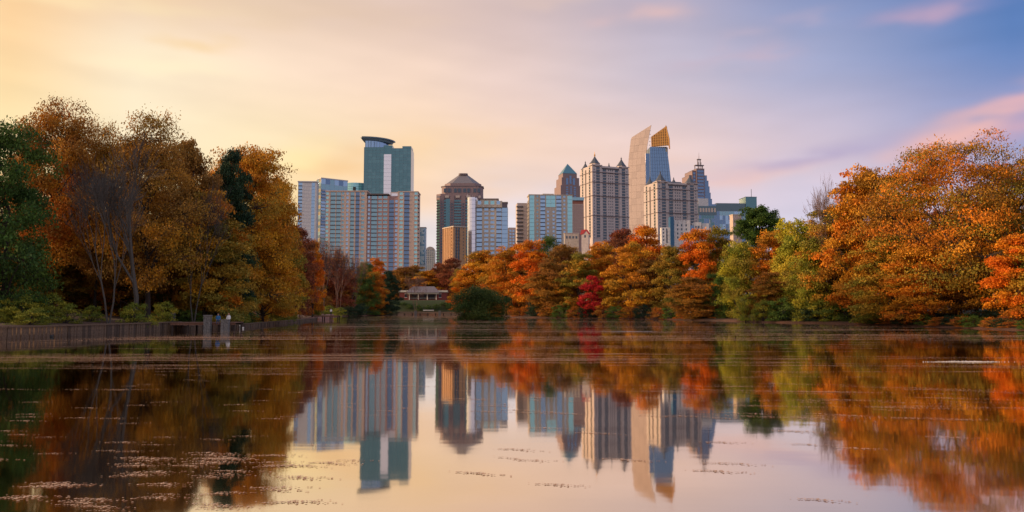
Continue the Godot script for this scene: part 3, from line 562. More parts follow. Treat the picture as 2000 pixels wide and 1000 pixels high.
func make_ground() -> void:
	var xs := PackedFloat32Array()
	var zs := PackedFloat32Array()
	for v in [-9000, -5000, -3000, -2000, -1300, -900, -650, -480, -380, -320, -280, -250, -225, -205]: xs.append(v)
	var v := -190.0
	while v <= 190.0:
		xs.append(v)
		v += 2.0
	for w in [205, 225, 250, 280, 320, 380, 480, 650, 900, 1300, 2000, 3000, 5000, 9000]: xs.append(w)
	for w in [-9000, -5000, -3000, -2000, -1600, -1200, -900, -700, -600, -540, -500, -470, -450, -435]: zs.append(w)
	v = -425.0
	while v <= 40.0:
		zs.append(v)
		v += 2.2 if v > -150 else 3.0
	for w in [50, 65, 85, 120, 200, 400, 900, 2500, 9000]: zs.append(w)
	var st := SurfaceTool.new()
	st.begin(Mesh.PRIMITIVE_TRIANGLES)
	var patch := FastNoiseLite.new()
	patch.frequency = 0.09
	patch.seed = 4
	for z in zs:
		for x in xs:
			var d := 300.0
			if x > -320 and x < 320 and z > -520 and z < 160: d = lake_distance(Vector2(x, z))
			var y := ground_at(x, z, d)
			var n := patch.get_noise_2d(x, z)
			var litter := Color(0.20, 0.085, 0.045).lerp(Color(0.13, 0.075, 0.04), clampf(0.5 + n, 0, 1))
			var c := litter
			if d < 2.5: c = Color(0.27, 0.105, 0.055).lerp(litter, clampf(d / 2.5 + n, 0, 1))
			if x < -30 and z > -215 and z < -96 and d < 7: c = Color(0.34, 0.13, 0.06).lerp(Color(0.26, 0.12, 0.07), clampf(0.5 + n * 1.5, 0, 1))
			if d > 6 and n > 0.28: c = c.lerp(Color(0.06, 0.085, 0.02), 0.7)
			if absf(x + 46) < 24 and z < -381 and z > -396: c = Color(0.05, 0.10, 0.025).lerp(Color(0.10, 0.11, 0.03), clampf(0.5 + n, 0, 1))
			if z < -470: c = Color(0.12, 0.11, 0.10)
			st.set_color(c)
			st.add_vertex(Vector3(x, y, z))
	var nx := xs.size()
	for j in zs.size() - 1:
		for i in nx - 1:
			var a := j * nx + i
			for k in [a, a + 1, a + nx, a + 1, a + nx + 1, a + nx]: st.add_index(k)
	st.generate_normals()
	tag(put("ground", st.commit(), M.ground), "leaf strewn park ground sloping down to the lake", "ground", "", "structure")

# ------------------------------------------------------------------ shapes
func box_mesh(size: Vector3) -> BoxMesh:
	var key := "%.3f %.3f %.3f" % [size.x, size.y, size.z]
	if not boxes.has(key):
		var b := BoxMesh.new()
		b.size = size
		boxes[key] = b
	return boxes[key]

# a box in drawing units of S metres, from x0 to x1, y0 to y1, z0 to z1 of its parent
func B(parent: Node, called: String, x0: float, x1: float, y0: float, y1: float, z0: float, z1: float, m: Material) -> MeshInstance3D:
	return put(called, box_mesh(Vector3(absf(x1 - x0), absf(y1 - y0), absf(z1 - z0)) * S), m, parent, Vector3(x0 + x1, y0 + y1, z0 + z1) * 0.5 * S)

# a prism standing on a plan (x, z pairs in units), from y0 to y1; the top may shrink towards its centre
func prism(parent: Node, called: String, plan: Array, y0: float, y1: float, m: Material, top := 1.0) -> MeshInstance3D:
	var c := Vector2.ZERO
	for p in plan: c += p
	c /= plan.size()
	var a: Array[Vector3] = []
	var b: Array[Vector3] = []
	for p in plan:
		a.append(Vector3(p.x, y0, p.y) * S)
		var q: Vector2 = c + (p - c) * top
		b.append(Vector3(q.x, y1, q.y) * S)
	return put(called, loft([a, b]), m, parent)

# a solid through rings of equally many points; ends closed
func loft(rings: Array) -> ArrayMesh:
	var st := SurfaceTool.new()
	st.begin(Mesh.PRIMITIVE_TRIANGLES)
	var n: int = rings[0].size()
	for k in rings.size() - 1:
		for i in n:
			var a: Vector3 = rings[k][i]
			var b: Vector3 = rings[k][(i + 1) % n]
			var c: Vector3 = rings[k + 1][(i + 1) % n]
			var d: Vector3 = rings[k + 1][i]
			for p in [a, b, c, a, c, d]: st.add_vertex(p)
	for e in [rings[0], rings[-1]]:
		for i in range(1, n - 1):
			for p in [e[0], e[i], e[i + 1]]: st.add_vertex(p)
	return st.commit()

# a face cut to an outline (x, y pairs in units), as thick as z0 to z1
func slab(parent: Node, called: String, outline: Array, z0: float, z1: float, m: Material) -> MeshInstance3D:
	var st := SurfaceTool.new()
	st.begin(Mesh.PRIMITIVE_TRIANGLES)
	var poly := PackedVector2Array(outline)
	var tri := Geometry2D.triangulate_polygon(poly)
	for z in [z0, z1]:
		for i in tri: st.add_vertex(Vector3(poly[i].x, poly[i].y, z) * S)
	for i in poly.size():
		var p := poly[i]
		var q := poly[(i + 1) % poly.size()]
		for c in [Vector3(p.x, p.y, z0), Vector3(q.x, q.y, z0), Vector3(q.x, q.y, z1), Vector3(p.x, p.y, z0), Vector3(q.x, q.y, z1), Vector3(p.x, p.y, z1)]: st.add_vertex(c * S)
	return put(called, st.commit(), m, parent)

# lathe: profile of (radius, height) in units, n sides
func lathe(parent: Node, called: String, profile: Array, n: int, m: Material, at := Vector3.ZERO, turn := 0.0) -> MeshInstance3D:
	var rings := []
	for p in profile:
		var r: Array[Vector3] = []
		for i in n:
			var a := TAU * i / n + turn
			r.append(Vector3(cos(a) * p.x, p.y, sin(a) * p.x) * S)
		rings.append(r)
	return put(called, loft(rings), m, parent, at * S)

# adds a tapered tube to vertex and index lists
func tube(v: PackedVector3Array, ix: PackedInt32Array, pts: Array, radii: Array, sides: int) -> void:
	var first := v.size()
	for k in pts.size():
		var dir: Vector3 = (pts[mini(k + 1, pts.size() - 1)] - pts[maxi(k - 1, 0)]).normalized()
		var side := dir.cross(Vector3(0.31, 0.2, 0.93)).normalized()
		if side.length() < 0.5: side = Vector3.RIGHT
		var up := side.cross(dir)
		for i in sides:
			var a := TAU * i / sides
			v.append(pts[k] + (side * cos(a) + up * sin(a)) * radii[k])
	for k in pts.size() - 1:
		for i in sides:
			var a := first + k * sides + i
			var b := first + k * sides + (i + 1) % sides
			ix.append_array(PackedInt32Array([a, b, a + sides, b, b + sides, a + sides]))

func array_mesh(v: PackedVector3Array, ix: PackedInt32Array, c := PackedColorArray()) -> ArrayMesh:
	var a := []
	a.resize(Mesh.ARRAY_MAX)
	a[Mesh.ARRAY_VERTEX] = v
	a[Mesh.ARRAY_INDEX] = ix
	if c.size(): a[Mesh.ARRAY_COLOR] = c
	var m := ArrayMesh.new()
	m.add_surface_from_arrays(Mesh.PRIMITIVE_TRIANGLES, a)
	return m

# ------------------------------------------------------------------ trees
# A tree of height 1 and crown radius 1 grown in real size: trunk with limbs, and a crown of leaf sprays carried by the limbs.
# low: where the crown begins (share of the height); form: 0 dome, 1 full to the ground, 2 tall, 3 spreading; droop: how far sprays hang
func grow(kind: String, sd: int, H: float, R: float, low: float, form: int, limbs: int, sprays: int, leaves: int, leaf: float, flat: float, droop: float, palette: Array, bark: String) -> void:
	var rng := RandomNumberGenerator.new()
	rng.seed = sd
	var tv := PackedVector3Array()
	var ti := PackedInt32Array()
	var cv := PackedVector3Array()
	var ci := PackedInt32Array()
	var cc := PackedColorArray()
	var lean := Vector3(rng.randf_range(-1, 1), 0, rng.randf_range(-1, 1)) * R * 0.12
	var spine := func(t: float) -> Vector3: return Vector3(0, H * t, 0) + lean * sin(t * 2.6) * t
	var pts := []
	var rad := []
	var base := H * 0.017 + 0.08
	for k in 9:
		var t := k / 8.0 * 0.86
		pts.append(spine.call(t) + Vector3(rng.randf_range(-1, 1), 0, rng.randf_range(-1, 1)) * R * 0.02 * k)
		rad.append(base * (1.35 if k == 0 else 1.0) * pow(1.0 - t * 0.98, 0.9))
	tube(tv, ti, pts, rad, 7)
	# main boughs: limbs that reach out to the crown's edge, each with its own lump of sprays
	var turn := rng.randf() * TAU
	var boughs := []
	for i in limbs:
		var s := (i + rng.randf()) / limbs      # height within the crown
		var wide := 1.0
		if form == 0: wide = pow(maxf(0.0, sin(PI * clampf(0.12 + s * 0.88, 0, 1))), 0.62)
		elif form == 1: wide = pow(1.0 - pow(s, 2.1), 0.62) * lerpf(0.82, 1.0, minf(1, s * 3))
		elif form == 2: wide = pow(maxf(0.0, 1.0 - pow(absf(s - 0.35) / 0.66, 2.0)), 0.5)
		else: wide = pow(maxf(0.0, 1.0 - pow(absf(s - 0.50) / 0.52, 2.6)), 0.5)
		turn += 2.39996 + rng.randf_range(-0.6, 0.6)
		var out := R * maxf(wide, 0.16) * rng.randf_range(0.38, 0.92)
		var y := H * lerpf(low, 0.95, s) + rng.randf_range(-0.03, 0.03) * H
		var c: Vector3 = spine.call(minf(y / H, 0.9))
		c = Vector3(c.x + cos(turn) * out, y, c.z + sin(turn) * out)
		var from_t := clampf((y - out * 0.8) / H, minf(low * 0.8 + 0.03, 0.5), 0.82)
		var a: Vector3 = spine.call(from_t)
		var mid := a.lerp(c, 0.5) + Vector3(rng.randfn() * 0.06, 0.10, rng.randfn() * 0.06) * out
		var lr := base * 0.45 * (1.0 - from_t * 0.7)
		tube(tv, ti, [a, mid, c], [lr, lr * 0.62, lr * 0.32], 5)
		boughs.append([c, mid, lr * 0.3, Vector3(cos(turn), 0, sin(turn)), R * rng.randf_range(0.26, 0.42), palette[rng.randi() % palette.size()], wide])
	for i in sprays:
		var bo: Array = boughs[i % limbs]
		var core: Vector3 = bo[0]
		var reach: float = bo[4]
		var off := Vector3(rng.randfn(), rng.randfn() * 0.34, rng.randfn()).limit_length(1.7) * reach * 0.66
		var away: Vector3 = bo[3]
		var c := core + off + away * reach * 0.15
		if i % 7 == 6: c = core.lerp(Vector3(0, core.y, 0), rng.randf_range(0.3, 0.8)) + off * 0.7
		if c.y < H * 0.03: c.y = H * 0.03 + rng.randf() * H * 0.03
		tube(tv, ti, [core.lerp(bo[1], 0.2 * rng.randf()), core.lerp(c, 0.5) + Vector3(0, reach * 0.06, 0), c], [bo[2], bo[2] * 0.6, bo[2] * 0.25], 3)
		var size := R * rng.randf_range(0.11, 0.20)
		var tone: Color = bo[5] if rng.randf() < 0.6 else palette[rng.randi() % palette.size()]
		var tone2: Color = palette[rng.randi() % palette.size()]
		tone *= rng.randf_range(0.8, 1.2)
		for tw in 2:
			var e := c + Vector3(rng.randf_range(-1, 1), rng.randf_range(-0.2, 0.5) * flat * 2, rng.randf_range(-1, 1)) * size * 1.1
			tube(tv, ti, [c, e], [bo[2] * 0.25, bo[2] * 0.08], 3)
		for k in leaves:
			var g := Vector3(rng.randfn(), rng.randfn() * flat, rng.randfn()) * size * 0.6
			g = g.limit_length(size * 1.3)
			g.y -= droop * pow(maxf(0.0, g.dot(away)) / size, 2.0) * size * 0.6 + droop * size * 0.5 * rng.randf()
			var p := c + g
			if p.y < H * 0.01: p.y = H * 0.01 + rng.randf() * 0.3
			var n := Vector3(rng.randfn() * 0.8, rng.randfn() * 0.8 + 0.7, rng.randfn() * 0.8).normalized()
			var u := n.cross(Vector3(rng.randfn(), rng.randfn(), rng.randfn())).normalized() * leaf * rng.randf_range(0.65, 1.35)
			var w := n.cross(u) * rng.randf_range(0.45, 0.75)
			var f := cv.size()
			cv.append(p - u)
			cv.append(p + w + n * leaf * 0.2)
			cv.append(p + u)
			cv.append(p - w + n * leaf * 0.2)
			ci.append_array(PackedInt32Array([f, f + 1, f + 2, f, f + 2, f + 3]))
			var col := tone.lerp(tone2, rng.randf() * 0.5) * rng.randf_range(0.75, 1.25)
			for q in 4: cc.append(col)
	# the size it really grew to
	var top := 0.1
	var reach_out := PackedFloat32Array()
	for k in range(0, cv.size(), 16):
		top = maxf(top, cv[k].y)
		reach_out.append(Vector2(cv[k].x, cv[k].z).length())
	reach_out.sort()
	kinds[kind] = {"trunk": array_mesh(tv, ti), "crown": array_mesh(cv, ci, cc), "H": top, "R": reach_out[int(reach_out.size() * 0.94)], "bark": bark}

# a leafless tree: limbs that fork down to twigs
func grow_bare(kind: String, sd: int, H: float, R: float, stems: int, forks: int, spread: float, bark: String, leaves: int, palette: Array) -> void:
	var rng := RandomNumberGenerator.new()
	rng.seed = sd
	var tv := PackedVector3Array()
	var ti := PackedInt32Array()
	var wv := PackedVector3Array()
	var wi := PackedInt32Array()
	var cv := PackedVector3Array()
	var ci := PackedInt32Array()
	var cc := PackedColorArray()
	var todo := []
	for k in stems:
		var a := TAU * k / stems + rng.randf()
		var tilt := 0.04 if stems == 1 else 0.28
		todo.append([Vector3(cos(a), 0, sin(a)) * 0.2 * (stems - 1), Vector3(cos(a) * tilt, 1, sin(a) * tilt).normalized(), H * 0.30, (H * 0.014 + 0.05) / sqrt(stems), 0])
	while todo:
		var b: Array = todo.pop_back()
		var p: Vector3 = b[0]
		var d: Vector3 = b[1]
		var len: float = b[2]
		var r: float = b[3]
		var level: int = b[4]
		r = maxf(r, 0.028)
		var bend := Vector3(rng.randfn(), rng.randfn() * 0.4 + 0.25, rng.randfn()) * 0.16
		var q := p + d * len * 0.5
		var d2 := (d + bend).normalized()
		var e := q + d2 * len * 0.5
		if level <= 2: tube(tv, ti, [p, q, e], [r, r * 0.88, r * 0.76], 6 if level == 0 else 4)
		else: tube(wv, wi, [p, q, e], [r, r * 0.85, r * 0.6], 3)
		if level >= forks:
			for k in leaves:
				var c := e + Vector3(rng.randfn(), rng.randfn(), rng.randfn()) * 0.5
				var n := Vector3(rng.randfn(), rng.randfn() + 0.5, rng.randfn()).normalized()
				var u := n.cross(Vector3(rng.randfn(), rng.randfn(), rng.randfn())).normalized() * 0.2
				var w := n.cross(u) * 0.6
				var f := cv.size()
				for x in [c - u, c + w, c + u, c - w]: cv.append(x)
				ci.append_array(PackedInt32Array([f, f + 1, f + 2, f, f + 2, f + 3]))
				var col: Color = palette[rng.randi() % palette.size()] * rng.randf_range(0.8, 1.2)
				for x in 4: cc.append(col)
			continue
		var n := 3 if level < 5 else 2
		for k in n:
			var axis := d2.cross(Vector3(rng.randfn(), rng.randfn(), rng.randfn())).normalized()
			var ang := rng.randf_range(0.5, 1.15) * spread * (0.45 if k == 0 else 1.0)
			var nd := d2.rotated(axis, ang)
			nd = (nd + Vector3(0, 0.12, 0)).normalized()
			var start := e if k == 0 else q.lerp(e, rng.randf_range(0.3, 1.0))
			todo.append([start, nd, len * rng.randf_range(0.62, 0.86), r * (0.72 if k == 0 else 0.5), level + 1])
	var top := 0.1
	var wide := 0.1
	for p in wv:
		top = maxf(top, p.y)
		wide = maxf(wide, Vector2(p.x, p.z).length())
	kinds[kind] = {"trunk": array_mesh(tv, ti), "twigs": array_mesh(wv, wi), "H": top, "R": wide * 0.85, "bark": bark}
	if cv.size(): kinds[kind]["crown"] = array_mesh(cv, ci, cc)

# sets a tree of that kind on the ground at (x, z), its top at height top, its crown of radius rad
func plant(called: String, kind: String, x: float, z: float, top: float, rad: float, label: String, group: String, category := "tree") -> void:
	var k: Dictionary = kinds[kind]
	var g := ground_at(x, z) - 0.12
	var o := thing(called, label, category, Vector3(x, g, z), fposmod(x * 12.9898 + z * 4.1414, TAU), group)
	o.scale = Vector3(rad / k.R, (top - g) / k.H, rad / k.R)
	put("stem" if category in ["shrub", "bush"] else "trunk", k.trunk, M[k.bark], o)
	if k.has("twigs"): put("twigs", k.twigs, M[k.bark], o)
	if k.has("crown"): put("foliage" if category in ["shrub", "bush"] else "crown", k.crown, M.leaf, o)

func grow_all() -> void:
	var orange := [Color(0.64, 0.205, 0.015), Color(0.50, 0.145, 0.012), Color(0.58, 0.27, 0.02), Color(0.30, 0.15, 0.018)]
	var flame := [Color(0.74, 0.185, 0.012), Color(0.62, 0.135, 0.01), Color(0.68, 0.27, 0.015), Color(0.42, 0.15, 0.015)]
	var gold := [Color(0.66, 0.33, 0.02), Color(0.56, 0.24, 0.015), Color(0.36, 0.22, 0.025), Color(0.54, 0.21, 0.02)]
	var rust := [Color(0.32, 0.135, 0.022), Color(0.24, 0.10, 0.02), Color(0.38, 0.18, 0.025), Color(0.20, 0.13, 0.022)]
	var brown := [Color(0.30, 0.16, 0.04), Color(0.36, 0.18, 0.035), Color(0.24, 0.12, 0.03), Color(0.42, 0.19, 0.03)]
	var maroon := [Color(0.24, 0.06, 0.03), Color(0.30, 0.09, 0.035), Color(0.20, 0.075, 0.03)]
	var crimson := [Color(0.50, 0.025, 0.03), Color(0.40, 0.015, 0.025), Color(0.56, 0.05, 0.03)]
	var olive := [Color(0.26, 0.20, 0.03), Color(0.36, 0.22, 0.03), Color(0.17, 0.16, 0.025), Color(0.44, 0.25, 0.03)]
	var lime := [Color(0.46, 0.40, 0.03), Color(0.30, 0.31, 0.03), Color(0.56, 0.42, 0.04), Color(0.20, 0.24, 0.03)]
	var green := [Color(0.06, 0.12, 0.02), Color(0.04, 0.085, 0.02), Color(0.09, 0.15, 0.025)]
	var deep := [Color(0.025, 0.055, 0.03), Color(0.035, 0.07, 0.03), Color(0.02, 0.045, 0.025)]
	var mixed := [Color(0.52, 0.21, 0.02), Color(0.44, 0.27, 0.03), Color(0.26, 0.22, 0.03), Color(0.17, 0.18, 0.025)]
	# kind, seed, height, radius, low, form, limbs, sprays, leaves, leaf, flat, droop, palette, bark
	grow("great_oak", 11, 26, 15, 0.14, 3, 32, 640, 100, 0.184, 0.32, 0.45, [orange[0], orange[1], orange[2], orange[3], mixed[2]], "bark")
	grow("great_oak_b", 12, 26, 14, 0.12, 3, 30, 580, 100, 0.184, 0.32, 0.45, [orange[0], orange[1], orange[3], mixed[2], gold[2]], "bark")
	grow("open_oak", 13, 27, 9, 0.24, 0, 26, 567, 95, 0.162, 0.55, 0.1, [orange[1], brown[1], gold[1], rust[2], rust[0]], "bark")
	grow("open_oak_b", 14, 27, 10, 0.20, 0, 26, 580, 85, 0.162, 0.55, 0.1, [brown[0], brown[1], gold[2], gold[1], rust[2]], "bark")
	grow("gold_oak", 15, 25, 9, 0.14, 0, 26, 567, 95, 0.173, 0.38, 0.2, gold, "bark")
	grow("orange_tree", 16, 22, 8, 0.06, 1, 20, 324, 105, 0.216, 0.40, 0.4, orange, "bark")
	grow("orange_tree_b", 17, 22, 7, 0.08, 0, 17, 297, 105, 0.216, 0.42, 0.35, [orange[0], orange[2], gold[0], gold[2]], "bark")
	grow("flame_tree", 18, 22, 7, 0.08, 0, 17, 297, 105, 0.216, 0.45, 0.3, flame, "bark")
	grow("gold_tree", 19, 22, 8, 0.06, 1, 20, 324, 105, 0.216, 0.36, 0.4, gold, "bark")
	grow("rust_tree", 20, 22, 8, 0.06, 1, 20, 324, 105, 0.216, 0.42, 0.35, rust, "bark")
	grow("mixed_tree", 21, 22, 8, 0.05, 1, 20, 324, 105, 0.216, 0.38, 0.4, mixed, "bark")
	grow("brown_tree", 22, 22, 7, 0.12, 0, 18, 297, 90, 0.216, 0.5, 0.2, brown, "bark")
	grow("maroon_tree", 23, 20, 8, 0.16, 0, 20, 297, 100, 0.216, 0.5, 0.1, maroon, "bark")
	grow("crimson_tree", 24, 12, 5, 0.05, 1, 14, 202, 90, 0.162, 0.42, 0.3, crimson, "bark")
	grow("olive_tree", 25, 22, 8, 0.05, 1, 20, 324, 105, 0.216, 0.40, 0.35, olive, "bark")
	grow("lime_tree", 26, 20, 7, 0.04, 1, 20, 337, 105, 0.184, 0.55, 0.8, lime, "bark")
	grow("lime_tree_b", 27, 20, 7, 0.05, 2, 18, 310, 105, 0.184, 0.65, 0.9, [lime[0], lime[1], olive[0], lime[3]], "bark")
	grow("green_tree", 28, 22, 9, 0.05, 1, 22, 445, 70, 0.184, 0.5, 0.25, green, "bark")
	grow("deep_tree", 29, 22, 6, 0.05, 2, 24, 405, 100, 0.184, 0.6, 0.3, deep, "bark")
	grow("pine", 30, 26, 6, 0.66, 0, 22, 330, 150, 0.165, 0.5, 0.0, [green[0], green[2], green[1]], "bark")
	grow("shrub_lime", 31, 3, 2.4, 0.03, 1, 12, 80, 50, 0.085, 0.6, 0.4, [Color(0.26, 0.26, 0.03), Color(0.18, 0.21, 0.025), Color(0.12, 0.16, 0.025), Color(0.34, 0.30, 0.03)], "bark")
	grow("shrub_green", 32, 3, 2.4, 0.03, 1, 12, 80, 50, 0.085, 0.6, 0.3, [green[0], green[2], Color(0.10, 0.15, 0.03)], "bark")
	grow("shrub_deep", 33, 3, 2.4, 0.03, 1, 12, 80, 50, 0.085, 0.6, 0.3, deep, "bark")
	grow("shrub_rust", 34, 3, 2.4, 0.03, 1, 12, 80, 45, 0.085, 0.6, 0.3, [rust[0], rust[2], maroon[0], orange[1]], "bark")
	grow("island_bush", 35, 7, 7, 0.02, 1, 22, 351, 100, 0.140, 0.55, 0.3, [Color(0.05, 0.085, 0.02), Color(0.035, 0.06, 0.018), Color(0.075, 0.10, 0.02)], "bark")
	grow_bare("bare_grey", 41, 22, 9, 1, 7, 0.62, "bark_grey", 0, [])
	grow_bare("bare_grey_b", 42, 22, 8, 2, 6, 0.55, "bark_grey", 0, [])
	grow_bare("bare_red", 43, 20, 6, 3, 6, 0.42, "bark_red", 1, [maroon[1], rust[0]])
	grow_bare("bare_red_b", 44, 20, 6, 2, 6, 0.45, "bark_red", 1, [maroon[1], rust[2], maroon[0]])
	grow_bare("bare_crown", 45, 22, 8, 2, 7, 0.72, "bark_red", 0, [])

# ------------------------------------------------------------------ towers
func building(called: String, label: String, at: Vector3, unit: float, turn := 0.0, category := "building") -> Node3D:
	S = unit
	return thing(called, label, category, at, deg_to_rad(turn))

# One face of a tower as a part, its pieces as sub-parts. Columns are [x0, x1, type, glass]: w window over a spandrel, b balcony bay,
# g glass strip, s small window. Between the columns stand piers. Drawn from x0 to x1 and y0 to y1 with floors fh high.
func facade(b: Node3D, called: String, x: float, z: float, turn: float, x0: float, x1: float, y0: float, y1: float, cols: Array, fh: float, wall: Material, bar: Material = null) -> Node3D:
	var f := Node3D.new()
	f.name = called
	b.add_child(f, true)
	f.position = Vector3(x, 0, z) * S
	f.rotation.y = deg_to_rad(turn)
	var at := x0
	var foot := y0 if called == "top_facade" else 0.0
	for c in cols:
		if c[0] - at > 0.15: B(f, "pier", at, c[0], foot, y1, -1.2, 0, wall)
		at = c[1]
	if x1 - at > 0.15: B(f, "pier", at, x1, foot, y1, -1.2, 0, wall)
	var n := int(floor((y1 - y0) / fh))
	var sill: Material = bar if bar else M.sill_white
	for c in cols:
		var a: float = c[0]
		var e: float = c[1]
		var glass: Material = c[3]
		for k in n:
			var top := y1 - k * fh
			if c.size() > 4 and (top > c[4] + 0.01): continue
			if c.size() > 5 and (top <= c[5]): continue
			match c[2]:
				"w":
					B(f, "spandrel", a, e, top - fh, top - fh * 0.66, -1.2, -0.2, wall)
					B(f, "window", a, e, top - fh * 0.66, top, -1.2, -0.75, glass)
					B(f, "sill", a, e, top - fh * 0.66, top - fh * 0.56, -0.75, 0.15, sill)
				"s":
					B(f, "spandrel", a, e, top - fh, top - fh * 0.5, -1.2, -0.02, wall)
					B(f, "window", a, e, top - fh * 0.5, top, -1.2, -0.6, glass)
				"b":
					B(f, "window", a, e, top - fh, top, -1.2, -1.0, glass)
					B(f, "balcony", a + 0.1, e - 0.1, top - fh, top - fh * 0.8, -0.9, 0.55, M.balcony_dark)
				"g":
					B(f, "window", a, e, top - fh * 0.93, top, -1.2, -0.15, glass)
				"v":
					B(f, "window", a, e, top - fh * 0.8, top, -1.2, -0.5, glass)
					B(f, "balcony", a - 0.2, e + 0.2, top - fh, top - fh * 0.8, -1.2, 0.7, wall)
		var rest: float = y1 - n * fh
		if rest > foot + 0.2: B(f, "base_wall", a, e, foot, rest, -1.2, -0.3, wall)
	return f

# a smooth glass wall: panes of several storeys between proud mullions
func curtain(b: Node3D, called: String, x: float, z: float, turn: float, x0: float, x1: float, y0: float, y1: float, nx: int, ny: int, glass: Array, bar: Material, thick := 0.35) -> Node3D:
	var f := Node3D.new()
	f.name = called
	b.add_child(f, true)
	f.position = Vector3(x, 0, z) * S
	f.rotation.y = deg_to_rad(turn)
	var dx := (x1 - x0) / nx
	var dy := (y1 - y0) / ny
	for i in nx:
		for j in ny:
			B(f, "glass_panel", x0 + i * dx + thick * 0.5, x0 + (i + 1) * dx - thick * 0.5, y0 + j * dy + thick * 0.5, y0 + (j + 1) * dy - thick * 0.5, -1.0, -0.12, glass[(i * 7 + j * 3 + (i * j) % 5) % glass.size()])
	for i in nx + 1: B(f, "mullion", x0 + i * dx - thick * 0.5, x0 + i * dx + thick * 0.5, y0, y1, -1.0, 0.05, bar)
	for j in ny + 1: B(f, "transom", x0, x1, y0 + j * dy - thick * 0.5, y0 + j * dy + thick * 0.5, -1.0, -0.02, bar)
	return f

# a bell-cast turret roof with a finial
func turret(b: Node3D, x: float, z: float, y: float, r: float, h: float, fin: float, m: Material, tip: Material) -> void:
	var t := lathe(b, "turret_roof", [Vector2(r * 1.06, y), Vector2(r, y + h * 0.05), Vector2(r * 0.72, y + h * 0.28), Vector2(r * 0.42, y + h * 0.58), Vector2(r * 0.20, y + h * 0.82), Vector2(r * 0.08, y + h)], 8, m, Vector3(x, 0, z), PI / 8)
	lathe(b, "turret_drum", [Vector2(r * 0.94, y - h * 0.35), Vector2(r * 0.94, y - 0.05), Vector2(r * 1.02, y)], 8, M.pale_stone, Vector3(x, 0, z), PI / 8)
	lathe(t, "finial", [Vector2(r * 0.09, y + h * 0.96), Vector2(r * 0.17, y + h + fin * 0.25), Vector2(r * 0.08, y + h + fin * 0.45), Vector2(0.06, y + h + fin)], 6, tip)

